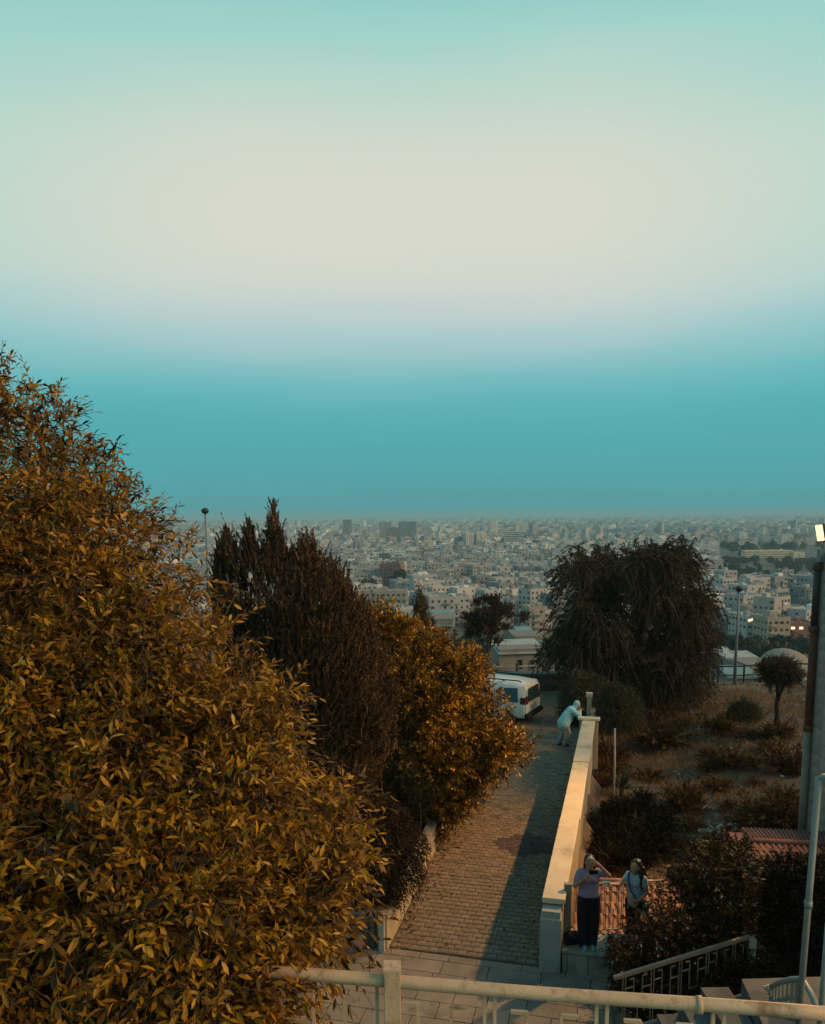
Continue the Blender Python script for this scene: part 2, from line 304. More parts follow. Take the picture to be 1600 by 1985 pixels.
def limbs(root, base, cen, ends, r0, parent, name='trunk', m='bark', nb=9, kink=.12):
    """one trunk with limbs that fork off it toward points in the crown"""
    mb = MB(); base = np.array(base, float); cen = np.array(cen, float); H = cen - base
    path = [base + H * t + rng.normal(0, kink * .4, 3) * (t * (1 - t) * 4) for t in np.linspace(0, 1, 6)]
    mb.tube(path, np.linspace(r0, r0 * .45, 6), 9)
    for e in ends[:nb]:
        t = .35 + .6 * random.random(); a = base + H * t; mid = (a + e) / 2 + rng.normal(0, kink, 3) + (0, 0, .1 * np.linalg.norm(e - a))
        q = [a, a * .55 + mid * .45, mid, mid * .45 + e * .55, e]
        mb.tube(q, r0 * np.array([.42, .33, .25, .17, .07]), 6)
    return mb.build(name, m, parent, True)
def tree(name, label, cat, base, poly, Dc, Rd, ntw, nl, tl, llen, lw, leaf, droop=.15, ang=.9, r0=.12, group=None, out=1., upb=.3, front=.7, needle=False, stem=True, rnd=.6, single=0, dfun=None, cz=None, tr=.004, nb=9, emax=None, gap=0., gf=1.2, core=0, lobes=0, lr=1., lsq=.8):
    root = empty(name, base, label, cat, group)
    P, half = fill(poly, int(ntw * (1 + gap)), Dc, Rd, front, dfun=dfun, emax=emax)
    if gap:
        q = P * gf; nz = np.sin(q[:, 0] * 1.7 + 1.3 * np.sin(q[:, 2] * 1.1)) + np.sin(q[:, 1] * 1.9 + 1.1 * np.sin(q[:, 0] * 1.3 + 2)) + np.sin(q[:, 2] * 2.1 + 1.2 * np.sin(q[:, 1] * .9 + 1)) + .6 * np.sin(q @ np.array([2.9, 3.3, 3.7]))
        P = P[np.argsort(-nz + .5 * rng.normal(0, 1, len(P)))[:ntw]]
    d = None
    if lobes:                                                # crown of separate rounded clumps
        C, hf = fill(poly, lobes * 6, Dc, Rd, front, dfun=dfun, emax=emax); uv = np.array([proj(q) for q in C]); e = inpoly(uv, poly)[1]
        rr_ = lr * rng.uniform(.6, 1.25, len(C)); k = np.where(e > .62 * rr_ * F / Dc)[0][:lobes]; C, rr_ = C[k], rr_[k]
        w_ = rr_ ** 2; idx = rng.choice(len(C), ntw, p=w_ / w_.sum()); o_ = nrm(rng.normal(0, 1, (ntw, 3)) + np.array([0, -.25, .35]))
        P = C[idx] + o_ * (rr_[idx] * rng.uniform(.55, 1.05, ntw))[:, None] * np.array([1, 1, lsq])
        d = nrm(o_ * out + np.array([0, 0, upb]) + rng.normal(0, rnd * .6, o_.shape))
    if core: P = np.concatenate([P, fill(poly, core, Dc + Rd * 1.0, Rd * .4, .5, dfun=dfun, emax=emax)[0]])
    c = P.mean(0)
    if cz: c = np.array(cz)
    if d is None: d = outdirs(P, c, out=out, upb=upb, rnd=rnd)
    elif len(d) < len(P): d = np.concatenate([d, outdirs(P[len(d):], c, out=out, upb=upb, rnd=rnd)])
    N = len(P)
    L = tl * (.6 + .8 * rng.random(N)) * np.where(rng.random(N) < .05, 1.7, 1.); st = P - d * (L * .6)[:, None]
    dr = droop * (.5 + rng.random(N))
    p, a, ll, R = twigs(st, d, L, nl, dr, ang, llen)
    V = (needleverts if needle else leaf8 if single else leafverts)(p, a, ll, ll * lw)
    Fi = NEED_F if needle else LEAF8_F if single else LEAF_F
    if single:
        dist = np.linalg.norm(p - CAM, axis=1); uv = np.array([proj(x) for x in p[np.argsort(dist)[:single * 8]]])
        od = np.argsort(dist)[:single * 8]; ok = (uv[:, 0] > 0) & (uv[:, 0] < 1600) & (uv[:, 1] < 1985); pick = od[ok][:single]
        rest = np.ones(len(p), bool); rest[pick] = False
        cr = soup('crown', V[rest], Fi, R[rest], leaf, root)
        for i in pick:
            mb = MB().add(V[i] - p[i], Fi, R[i]); o = link('leaf', mb.mesh('leaf'), leaf, root, p[i] - np.array(base))
    else: cr = soup('crown', V, Fi, R, leaf, root)
    tag(cr, kind='stuff')
    if stem: stems('twigs', st, d, L, dr, tr, root)
    limbs(root, base, c, P[rng.permutation(N)[:nb]], r0, root, nb=nb)
    return root
# ------------------------------------------------------------------ the setting: terrain
RO = np.array([-.46, 13.68]); RA = np.array([.2425, .9701]); RB = np.array([.9701, -.2425]); RZ = -math.atan2(.2425, .9701)
def W(s, t, z=0.): p = RO + RA * s + RB * t; return np.array([p[0], p[1], z])
def ST(x, y): dx, dy = x - RO[0], y - RO[1]; return dx * RA[0] + dy * RA[1], dx * RB[0] + dy * RB[1]
sm = lambda x: np.clip(x, 0, 1) ** 2 * (3 - 2 * np.clip(x, 0, 1))
def noise2(x, y): return .5 * np.sin(x * .9 + 1.3 * np.sin(y * .37)) * np.cos(y * .8 + .6) + .3 * np.sin(x * 2.3 + y * 1.7) + .2 * np.cos(x * 3.9 - y * 3.1 + 1)
def hgt(x, y):
    x = np.asarray(x, float); y = np.asarray(y, float); s, t = ST(x, y)
    right = -.85 + .95 * sm((t - 4.5) / 6) * sm((y - 15) / 8) - .5 * sm((y - 29) / 9) + .22 * noise2(x, y) * sm((t - 3.5) / 2)
    left = np.where(s > 12.4, -.05, .42 + .05 * noise2(x, y))
    mid = np.full_like(x, -.2)
    z = np.where(t > 3.25, right, np.where(t < -.35, left, mid))
    z = np.where((y < 13.9) & (t < 7), np.minimum(z, -.2), z)
    z = np.where((s < 0.1) & (t < 3.25), -.2, z)
    prof = np.interp(y, [0, 38, 42, 60, 100, 150, 250, 370, 700], [0, -.5, -1.2, -5.2, -13.2, -22.5, -40, -56.2, -56.2])
    k = sm((y - 35.5) / 4); amp = np.interp(y, [38, 60, 370, 420], [.15, .5, 1.2, 0])
    return z * (1 - k) + (prof + amp * noise2(x * .35, y * .35)) * k
def gz(x, y): return float(hgt(np.array([x]), np.array([y]))[0])
ys = np.concatenate([np.arange(-12, 9, 3.), np.arange(9, 45, .4), np.arange(45, 120, 2.5), np.arange(120, 470, 14)])
xs = np.concatenate([-np.geomspace(24, 1500, 22)[::-1], np.arange(-22, 26, .5), np.geomspace(28, 1500, 22)])
X, Y = np.meshgrid(xs, ys); Z = hgt(X, Y); nx = len(xs)
mb = MB(); mb.add(np.stack([X, Y, Z], -1).reshape(-1, 3), [(j * nx + i, j * nx + i + 1, (j + 1) * nx + i + 1, (j + 1) * nx + i) for j in range(len(ys) - 1) for i in range(nx - 1)])
tag(mb.build('hillside_ground', 'soil', smooth=True), kind='structure')
M['cityground'] = mat('city_ground', (.09, .088, .082), (.05, .055, .052), scale=.02, stain=(.14, .13, .12), stain_scale=.012)
mb = MB(); q = [-12000, -3000, -800, 800, 3000, 12000]; w = [440, 1500, 5000, 20000]
mb.add([(x, y, -55.9) for y in w for x in q], [(j * 6 + i, j * 6 + i + 1, j * 6 + i + 7, j * 6 + i + 6) for j in range(3) for i in range(5)])
tag(mb.build('city_plain', 'cityground'), kind='structure')
# road bed and plaza bed
mb = MB(); mb.hexa([W(s, t, z) for z in (-.3, -.012) for s, t in ((0, -.02), (0, 2.9), (23, 3.25), (23, -.6))]); road = tag(mb.build('paved_road', 'joint', loc=W(0, 0, 0)), kind='structure')
mb = MB(); mb.hexa([W(s, t, z) for z in (-.3, -.03) for s, t in ((-6, -6), (-6, 6), (-.004, 6), (-.004, -6))]); plaza = tag(mb.build('plaza', 'joint', loc=W(-3, 0, 0)), kind='structure')
# pavers: the 300 that show largest are pieces, the others one part
pm = []
for k in range(5):
    mb = MB(); a, b, h = .084, .078, .045; j = lambda: random.uniform(-.004, .004)
    mb.hexa([(-a + j(), -b + j(), -h), (a + j(), -b + j(), -h), (a + j(), b + j(), -h), (-a + j(), b + j(), -h), (-a + .006, -b + .006, j() * .4), (a - .006, -b + .006, j() * .4), (a - .006, b - .006, j() * .4), (-a + .006, b - .006, j() * .4)], 0)
    me = mb.mesh('paver'); me.materials.append(M['paver']); pm.append(me)
pmd = [m_.copy() for m_ in pm]
for m_ in pmd: m_.materials.clear(); m_.materials.append(M['paver_dark'])
pv = []
for i in range(140):
    s = .09 + i * .163; lft = -.0 - .02 * s; n = 16
    for k in range(-3, 19):
        t = k * .176 + (.088 if i % 2 else 0) + random.uniform(-.004, .004) + .09
        if t < lft + .05 or t > 2.72 + .018 * s: continue
        dia = abs((t - 1.93) / .86) + abs((s - 5.12) / .80) < 1
        pv.append((s + random.uniform(-.005, .005), t, dia, random.uniform(-.35, .35) * .02, random.uniform(-.004, .004)))
cnt = 0; rest = {False: MB(), True: MB()}
def clear(s, t):
    u, v = proj(W(s, t)); return 700 < u < 1160 and v < 1985 and not (s > 3.5 and t < .5)
for s, t, dia, rz, z in pv:
    p = W(s, t, z)
    if cnt < 299 and clear(s, t):
        piece('paver', random.choice(pmd if dia else pm), road, p, (0, 0, RZ + rz)); cnt += 1
    else: rest[dia].box(p + (0, 0, -.021), (.166, .154, .044), RZ + rz, taper=.95)
for d in (False, True): tag(rest[d].build('paver_field' if not d else 'diamond_inlay', 'paver_dark' if d else 'paver', road), kind='stuff')
# plaza slabs
s = -.06; row = 0
while s > -2.3:
    dp = random.choice((.24, .38, .40, .42)) if row else .2; t = -3.2 + random.random() * .4
    while t < 5.2:
        wd = random.uniform(.45, .95)
        mb = MB(); c = W(s - dp / 2, t + wd / 2, -.03 + random.uniform(-.004, .004)); mb.box(c, (wd - .012, dp - .012, .07), RZ + random.uniform(-.004, .004), r=0)
        bevel(mb.build('stone_slab', 'slab', plaza), .006); t += wd
    s -= dp; row += 1
mb = MB()
for i in range(26):
    for k in range(-24, 30): 
        mb.box(W(s - .06 - i * .115, k * .215 + (i % 2) * .107, -.02 + random.uniform(-.003, .003)), (.205, .106, .05), RZ)
tag(mb.build('brick_paving', 'paver', plaza), kind='stuff')
n = 420; fs_ = rng.uniform(.1, 16, n); ft_ = np.where(rng.random(n) < .6, .05 + np.abs(rng.normal(0, .22, n)), np.where(rng.random(n) < .5, 2.68 - np.abs(rng.normal(0, .15, n)), rng.uniform(.1, 2.6, n)))
P = np.array([W(a, b, .006) for a, b in zip(fs_, ft_)]); A_ = nrm(np.stack([rng.normal(0, 1, n), rng.normal(0, 1, n), np.full(n, .08)], 1)); L_ = rng.uniform(.05, .1, n)
tag(soup('fallen_leaves', leafverts(P, A_, L_, L_ * .5), LEAF_F, rng.random(n) * .8, 'scrub', road), kind='stuff')
# ------------------------------------------------------------------ boundary wall on the right of the road
wt = lambda s: 2.75 + .018 * s
wall = empty('boundary_wall', W(6, 3.0, -.9), 'long cream boundary wall with flat cap beside the brick paved road', 'wall')
mb = MB(); mb.hexa([W(s, t, z) for z in (-1.1, 1.12) for s, t in ((.3, wt(.3) + .03), (.3, wt(.3) + .31), (12.5, wt(12.5) + .33), (12.5, wt(12.5) + .03))]); bevel(mb.build('wall_body', 'plaster', wall), .01)
cj = [.06, 3.93, 8.1, 12.55]
for i, (s0, s1) in enumerate(zip(cj, cj[1:])):
    mb = MB(); z0 = 1.125 - .02 * (i % 2); s0 += .012; s1 -= .012
    mb.hexa([W(s, t, z) for z in (z0, z0 + .1) for s, t in ((s0, wt(s0) - .02), (s0, wt(s0) + .37 + .04 * (i > 0)), (s1, wt(s1) + .39), (s1, wt(s1) - .02))]); bevel(mb.build('cap', 'cap', wall), .012)
mb = MB(); mb.box(W(-.02, 2.90, .47), (.36, .34, 1.0), RZ); bevel(mb.build('end_pillar', 'pale', wall), .012)
mb = MB(); mb.box(W(.0, 2.905, 1.03), (.31, .30, .12), RZ); mb.build('pillar_neck', 'pale', wall)
mb = MB(); mb.box(W(12.62, wt(12.6) + .19, .42), (.6, .16, 1.62), RZ); bevel(mb.build('far_pillar', 'plaster', wall), .012)
mb = MB(); mb.box(W(12.62, wt(12.6) + .19, 1.27), (.7, .26, .08), RZ); bevel(mb.build('pillar_cap', 'cap', wall), .012)
mb = MB(); mb.hexa([W(s, t, z) for z in (-.5, .75) for s, t in ((12.75, 3.05), (12.75, 3.2), (22, 3.5), (22, 3.35))]); mb.build('low_wall_run', 'plaster', wall)
ps = empty('wall_post', W(15.3, 3.1, 0), 'slim pale post with white cap at the far end of the cream wall', 'post')
MB().box(W(15.3, 3.1, .65), (.16, .16, 1.5), RZ).build('shaft', 'plaster', ps); MB().box(W(15.3, 3.1, 1.46), (.22, .22, .14), RZ).build('post_cap', 'cap', ps)
# platform with marble panels
pf = empty('stone_platform', W(.3, 4, 0), 'low marble clad platform where two women stand', 'platform')
mb = MB(); mb.hexa([W(s, t, z) for z in (-.9, .36) for s, t in ((-.12, 3.10), (-.12, 6.2), (.62, 6.2), (.62, 3.14))]); mb.build('core', 'marble', pf)
t = 3.1
for wd in (.09, .35, .35, .36, .35, .35, .36, .35, .35):
    mb = MB(); mb.box(W(-.135, t + wd / 2, .16), (wd - .012, .03, .38), RZ, r=0); bevel(mb.build('stone_panel', 'marble', pf), .004); t += wd
for a_, b_ in ((3.09, 4.2), (4.2, 5.3), (5.3, 6.2)):
    mb = MB(); mb.box(W(.24, (a_ + b_) / 2, .39), (b_ - a_ - .008, .8, .05), RZ); bevel(mb.build('top_slab', 'marble', pf), .006)
lo = tag(MB().hexa([W(s, t, z) for z in (-.95, .10) for s, t in ((.66, 3.2), (.66, 6.2), (1.0, 6.2), (1.0, 3.2))]).build('stone_step', 'marble', loc=W(.8, 4.5, -.9)), 'lower stone ledge behind the marble clad platform', 'step')
# ------------------------------------------------------------------ railings with key pattern
def railing(name, label, p0, p1, h, rad, bw, m, posts=(), mp=1., start=0., square=False, group=None, joints=()):
    p0 = np.array(p0, float); p1 = np.array(p1, float); L = np.linalg.norm(p1 - p0); d = (p1 - p0) / L
    root = empty(name, (p0 + p1) / 2 - (0, 0, h), label, 'railing', group)
    mb = MB()
    if square: mb.bar(p0, p1, rad * 2)
    else: mb.tube([p0 + (p1 - p0) * k + (0, 0, .004 * math.sin(k * 9)) for k in np.linspace(0, 1, 14)], rad, 12)
    mb.build('top_rail', m, root, not square)
    for j in joints: MB().tube([p0 + d * (j - .012), p0 + d * (j + .012)], rad * 1.25, 12).build('rail_joint', m, root, True)
    MB().bar(p0 - (0, 0, h * .93), p1 - (0, 0, h * .93), bw * 1.3).build('bottom_rail', m, root)
    zz = lambda x, z: p0 + d * x + np.array([0, 0, -z])
    def b(a, c, flat=False): 
        mb = MB(); mb.bar(a, c, bw, bw); mb.build('bar', m, root)
    x = start
    while x < L - .02:
        if not any(abs(x - q) < .06 for q in posts):
            for q in (0, .047 * mp):
                if x + q < L: b(zz(x + q, rad * .6), zz(x + q, h * .93))
        for hx0, hx1, vx in ((.122, .200, .197), (.352, .430, .352)):
            if x + hx1 * mp < L:
                b(zz(x + hx0 * mp, .105 * mp), zz(x + hx1 * mp, .105 * mp)); b(zz(x + vx * mp, .105 * mp), zz(x + vx * mp, .52 * h))
                o = .5 * (.122 + .43); b(zz(x + vx * mp, .52 * h), zz(x + (o + (vx - o) * .3) * mp, .52 * h)); 
        if x + .36 * mp < L: b(zz(x + .047 * mp, .24 * mp), zz(x + .197 * mp, .24 * mp)); b(zz(x + .352 * mp, .30 * mp), zz(x + .51 * mp, .30 * mp)); b(zz(x + .274 * mp, .52 * h), zz(x + .274 * mp, .93 * h))
        x += .51 * mp
    return root, zz
ZR = 5.62
pa, pb = atZ(430, 1878, ZR), atZ(1640, 1969, ZR)
jl = float(np.linalg.norm(atZ(1355, 1946, ZR) - pa)); pl = float(np.linalg.norm(atZ(763, 1895, ZR) - pa))
rr, zz = railing('terrace_railing', 'cream painted metal railing with key pattern bars and square post above the plaza', pa, pb, 1.0, .031, .016, 'white_rail', posts=(pl,), start=pl + .445 - .51 * 3 - .01, joints=(jl,))
c = zz(pl, .42); mb = MB(); mb.box(c, (.078, .078, 1.0)); po = bevel(mb.build('post', 'white_rail', rr), .004)
mb = MB(); c = zz(pl, -.078); mb.box(c, (.084, .084, .014), taper=.97); mb.build('post_cap', 'white_rail', rr)
mb = MB(); mb.hexa([(x, y, z) for z in (0, ZR - 1.0) for x, y in ((-1.7, 3.1), (3.0, 2.7), (3.0, 3.62), (-1.7, 4.12))]); tag(mb.build('terrace', 'slab'), kind='structure')
# railing behind the women
q0, q1 = atY(1094, 1716, 13.35), atY(1300, 1744, 13.5); q1[2] = q0[2]
railing('platform_railing', 'small rusty railing with key pattern bars behind the woman in lavender', q0, q1, q0[2] - .38, .02, .014, 'white_rail', mp=.62, start=.1)
tag(bevel(MB().box((q0[0] + .06, q0[1], .85), (.11, .09, 1.0)).build('rail_post', 'grey_rail', loc=(q0[0] + .06, q0[1], .35)), .004), 'pale grey post between cream wall and the small railing', 'post')
# fence in the dark shrub at the right
fa, fb = atY(1190, 1896, 10.2), atY(1452, 1816, 10.9)
railing('garden_fence', 'grey key pattern fence in front of the dark evergreen shrub', fa, fb, 1.0, .025, .014, 'shaded_rail', mp=.9, start=.15, square=True)
p = atY(1457, 1820, 10.92); tag(bevel(MB().box((p[0], p[1], p[2] / 2 - .1), (.11, .11, p[2] + .24)).build('fence_post', 'grey_rail', loc=(p[0], p[1], 0)), .004), 'grey square post at the end of the key pattern fence', 'post')
# stair landing, handrails and tall frame at the right
ld = atY(1530, 1962, 7.6)
mb = MB(); mb.hexa([(x, y, z) for z in (-.2, ld[2]) for x, y in ((3.35, 6.4), (6.5, 6.2), (6.5, 8.3), (3.6, 8.2))]); stair = tag(mb.build('stair', 'shaded_stairstone', loc=(4, 7.5, 0)), 'grey stone outdoor stair with landing below the dark shrub', 'stair')
for k in range(9):
    mb = MB(); x1 = 3.45 - k * .24; z = ld[2] - .16 * (k + 1); mb.hexa([(x, y, q) for q in (-.2, z) for x, y in ((x1 - .26, 7.1), (x1 + .05, 7.1), (x1 + .05, 8.3), (x1 - .26, 8.3))]); mb.build('step', 'shaded_stairstone', stair)
hr = empty('stair_handrail', (3.0, 8.3, 1.0), 'grey tube handrail sloping down beside the outdoor stair', 'handrail')
h0, h1, h2 = atY(1395, 1946, 8.35), atY(1497, 1912, 8.0), atY(1230, 1992, 8.8)
MB().tube([h2, h0, h1], .028, 10).build('rail', 'grey_rail', hr, True)
for k in (.15, .5, .85):
    a_ = h2 + (h1 - h2) * k; MB().tube([a_, a_ - (0, 0, .95)], .018, 8).build('baluster', 'grey_rail', hr, True)
cb = empty('curved_balustrade', ld, 'curved grey slatted balustrade at the head of the outdoor stair', 'balustrade')
arc = [atY(u, v, y) for u, v, y in ((1497, 1912, 7.9), (1512, 1904, 7.7), (1532, 1899, 7.55), (1556, 1897, 7.45), (1572, 1925, 7.2), (1588, 1962, 6.95))]
MB().tube(arc, .03, 10).build('rail', 'grey_rail', cb, True)
for k in range(9):
    f = k / 8 * 3.0; i = min(int(f), 2); a_ = arc[i] + (arc[i + 1] - arc[i]) * (f - i)
    mb = MB(); mb.box(a_ - (0, 0, .25), (.042, .02, .5), .3); mb.build('slat', 'grey_rail', cb)
MB().tube([a_ - (0, 0, .2) for a_ in arc[:4]], .02, 8).build('mid_rail', 'grey_rail', cb, True)
fr = empty('tall_frame', atY(1552, 1960, 7.0), 'tall pale grey metal pole frame rising from the stair landing', 'pole')
a_, b_ = atY(1590, 1508, 7.0), atY(1551, 1915, 7.0); b_[2] = ld[2]; a_[:2] = b_[:2] + (a_[:2] - b_[:2]) * .25
a_[0] = atY(1588, 1508, 7.0)[0]
MB().tube([b_, (a_ + b_) / 2, a_], .029, 12).build('pole', 'grey_rail', fr, True)
MB().tube([a_ - (.0, 0, .01), a_ + (.02, -.02, .02), a_ + (.7, -.3, .0)], .026, 10).build('top_bar', 'grey_rail', fr, True)
m_ = (a_ * .55 + b_ * .45); MB().tube([m_ - (0, 0, .03), m_ + (0, 0, .03)], .037, 12).build('clamp', 'grey_rail', fr, True)
a2, b2 = atY(1606, 1790, 6.6), atY(1588, 1990, 6.6); tag(MB().tube([np.array([b2[0], b2[1], ld[2]]), a2], .026, 12).build('frame_pole', 'grey_rail', smooth=True, loc=(b2[0], b2[1], ld[2])), 'short pale pole beside the curved balustrade on the stair landing', 'pole')
# ------------------------------------------------------------------ low wall left of the road, rubble wall, blocks
lw = empty('planter_wall', W(3, -.15, 0), 'low cream planter wall along the left edge of the paved road', 'wall')
mb = MB(); mb.hexa([W(s, t, z) for z in (-.2, .60) for s, t in ((-.12, -.2), (-.12, -.02), (12, -.24), (12, -.42))]); bevel(mb.build('wall_body', 'plaster', lw), .01)
mb = MB(); mb.hexa([W(s, t, z) for z in (.602, .65) for s, t in ((-.1, -.22), (-.1, .0), (12, -.22), (12, -.44))]); bevel(mb.build('coping', 'plaster', lw), .008)
mb = MB(); mb.box(W(-.17, -.10, .27), (.10, .12, .95), RZ); bevel(mb.build('corner_post', 'pale', lw), .006)
st_ = empty('rubble_wall', W(-.1, -1.2, 0), 'short rubble stone wall with pale coping beside the planter', 'wall')
mb = MB(); mb.hexa([W(s, t, z) for z in (-.2, .62) for s, t in ((-.09, -3.0), (-.09, -.21), (.1, -.21), (.1, -3.0))]); mb.build('wall_body', 'joint', st_)
mb = MB(); mb.hexa([W(s, t, z) for z in (.625, .68) for s, t in ((-.16, -3.0), (-.16, -.2), (.14, -.2), (.14, -3.0))]); mb.build('coping', 'slab', st_)
t = -2.95
while t < -.3:
    wd = random.uniform(.2, .42); z = .0
    if t + wd > -.24: wd = -.24 - t
    while z < .58:
        hh = min(random.uniform(.16, .3), .61 - z); mb = MB(); c = W(-.095, t + wd / 2, z + hh / 2)
        n = 9; a0 = random.random(); V = []
        for dep, sc in ((.04, .97), (-.015, .93), (-.035, .7)):
            for k in range(n):
                an = 2 * PI * k / n + a0; ca, sa = math.cos(an), math.sin(an); pw = .55
                V.append(c + np.append(RB, 0) * (np.sign(ca) * abs(ca) ** pw * wd / 2 * sc) + np.array([0, 0, np.sign(sa) * abs(sa) ** pw * hh / 2 * sc]) + np.append(RA, 0) * dep)
        mb.add(V, [(i * n + k, i * n + (k + 1) % n, (i + 1) * n + (k + 1) % n, (i + 1) * n + k) for i in range(2) for k in range(n)] + [tuple(2 * n + k for k in range(n))], 0)
        mb.build('stone', 'rubble', st_); z += hh
    t += wd
for k, (s, t, w_, d_, h_) in enumerate(((-.28, -.62, .3, .3, .26), (-.42, -1.0, .5, .42, .42))):
    tag(bevel(MB().box(W(s, t, h_ / 2), (w_, d_, h_), RZ + .1 * k).build('stone_block', 'slab', loc=W(s, t, 0)), .02), ('small pale stone block at the foot of the rubble wall', 'larger pale stone block leaning by the rubble wall')[k], 'block')
# ------------------------------------------------------------------ tiled roofs
def tilemesh(w, L, m):
    mb = MB(); n = 8; V = []
    for y, r in ((0, w / 2), (L, w / 2 * .86)):
        for k in range(n + 1):
            a = PI * k / n; V.append((-math.cos(a) * r, y, math.sin(a) * r * .75))
    mb.add(V, [(k, n + 1 + k, n + 2 + k, k + 1) for k in range(n)], 0); me = mb.mesh('roof_tile'); me.materials.append(M[m]); me.polygons.foreach_set('use_smooth', [True] * len(me.polygons)); return me
def tiled_roof(name, label, A, Bv, C, nw, nr, m, cat='roof'):
    """A lower left, Bv lower right, C upper left; tiles run up the slope"""
    A, Bv, C = map(np.array, (A, Bv, C)); ex = Bv - A; ey = C - A; root = empty(name, A, label, cat)
    cw = np.linalg.norm(ex) / nw; cl = np.linalg.norm(ey) / nr; x = ex / np.linalg.norm(ex); y = ey / np.linalg.norm(ey); z = np.cross(x, y)
    rot = Matrix((x, y, z)).transposed().to_euler(); me = tilemesh(cw * .74, cl * 1.15, m); mi = tilemesh(cw * .74, cl * 1.15, m)
    MB().hexa([p + z * k for k in (-.12, .0) for p in (A, Bv, Bv + ey, C)]).build('deck', m, root)
    for i in range(nw):
        for j in range(nr):
            piece('roof_tile', me, root, A + ex * ((i + .5) / nw) + ey * (j / nr) + z * (.008 + .012 * (j % 2 == 0) + random.uniform(0, .004)), rot)
    MB().tube([C + z * .03, C + ex + z * .03], .075, 10).build('ridge', m, root, True); return root
tiled_roof('tiled_lean_to', 'low terracotta tiled lean-to roof behind the small railing', (2.85, 13.62, .12), (5.6, 13.3, .12), (3.25, 15.15, .52), 17, 5, 'terracotta')
MB_ = MB(); MB_.hexa([(x, y, z) for z in (-1.2, .0) for x, y in ((3.0, 13.8), (5.6, 13.5), (5.9, 14.9), (3.3, 15.1))]); tag(MB_.build('lean_to_base', 'plaster', loc=(4.3, 14.3, -1)), 'plastered base under the terracotta lean-to roof', 'wall')
A, B2 = atY(1440, 1668, 15.6), atY(1640, 1668, 15.3); B2[2] = A[2]; C = atY(1440, 1632, 16.3)
rf = tiled_roof('red_tiled_roof', 'dark red tiled shed roof at the foot of the grey clad wall', A, B2, C, 16, 2, 'redtile')
D0, D1 = atY(1436, 1606, 17.3), atY(1640, 1612, 17.0); D1[2] = D0[2]; E0 = atY(1470, 1640, 16.3); E1 = atY(1640, 1648, 16.1); E1[2] = E0[2]
mb = MB(); mb.hexa([p + (0, 0, k) for k in (-.09, .0) for p in (E0, E1, D1, D0)]); mb.build('ridge_plate', 'redtile', rf)
n = 26
for i in range(n):
    a_ = D0 + (D1 - D0) * ((i + .5) / n); b_ = E0 + (E1 - E0) * ((i + .5) / n); MB().tube([b_ + (0, 0, .01), a_ + (0, 0, .01)], .028, 8).build('rib_tile', 'redtile', rf, True)
MB().hexa([p for p in (E0 - (0, .02, .22), E1 - (0, .02, .22), E1 + (0, .02, -.22), E0 + (0, .02, -.22), E0 + (0, -.02, .02), E1 + (0, -.02, .02), E1 + (0, .02, .02), E0 + (0, .02, .02))]).build('fascia', 'redtile', rf)
mb = MB(); mb.hexa([(x, y, z) for z in (-1.2, A[2] - .05) for x, y in ((A[0] + .25, 15.9), (B2[0], 15.7), (B2[0], 17.1), (A[0] + .3, 17.2))]); mb.build('shed_wall', 'redtile', rf)
# ------------------------------------------------------------------ clad wall, pipe and floodlight
BX = 9.16
bw = empty('clad_building', (BX + 1, 12, -.5), 'grey tile clad building corner with rusty drain pipe', 'building')
MB().hexa([(x, y, z) for z in (-1.5, 6.95) for x, y in ((BX + .02, 8.5), (BX + 5, 8.5), (BX + 5, 17.9), (BX + .02, 17.9))]).build('wall_core', 'wallcore', bw)
tm = MB().box((0, 0, 0), (.03, .492, .292), r=0).mesh('cladding_tile'); tm.materials.append(M['cladding'])
for j in range(27):
    for k in range(8): piece('cladding_tile', tm, bw, (BX + .008, 17.65 - k * .5, -1.1 + j * .3))
tg = MB().box((0, 0, 0), (.492, .03, .292), r=0).mesh('cladding_tile'); tg.materials.append(M['cladding'])
for j in range(27):
    for k in range(3): piece('cladding_tile', tg, bw, (BX + .27 + k * .5, 17.908, -1.1 + j * .3))
pt, pbm = atY(1591, 1085, 17.86), atY(1556, 1600, 17.86)
px = BX - .1
pipe = empty('drain_pipe', (px, 17.86, -.6), 'rusty drain pipe fixed to the edge of the grey clad wall', 'pipe')
MB().tube([(px, 17.86, 2.9), (px + .005, 17.86, 4.4), (px, 17.86, 5.2)], .085, 12).build('rusty_section', 'rust', pipe, True)
MB().tube([(px, 17.86, 5.2), (px, 17.86, 6.7)], .075, 12).build('dark_section', 'darkmetal', pipe, True)
MB().tube([(px, 17.86, -.6), (px, 17.86, 2.9)], .08, 12).build('grey_section', 'greypipe', pipe, True)
for z in (2.9, 5.2, 6.6, .1): MB().tube([(px, 17.86, z - .07), (px, 17.86, z + .07)], .108, 12).build('collar', 'rust', pipe, True)
lp = atY(1588, 1033, 17.8)
fl = empty('floodlight', (lp[0], 17.8, 6.7), 'lit warm floodlight on a bracket above the drain pipe', 'lamp')
MB().tube([(lp[0] + .12, 17.8, 6.72), (lp[0] + .12, 17.8, lp[2] + .02)], .035, 8).build('bracket', 'steel', fl, True)
MB().box((lp[0] + .12, 17.8, 6.85), (.2, .16, .28)).build('junction_box', 'steel', fl)
LR = Matrix.Rotation(math.radians(-12), 3, 'Y')
def lbox(c, sz): 
    mb = MB(); mb.box((0, 0, 0), sz, math.radians(25)); V = mb.V[0] @ np.array(LR).T + np.array(c); return MB().hexa(V)
bevel(lbox(lp + (.07, .02, 0), (.10, .24, .40)).build('housing', 'darkmetal', fl), .02)
bevel(lbox(lp + (.01, -.015, 0), (.04, .17, .36)).build('lens', 'lamp', fl), .018, 3)
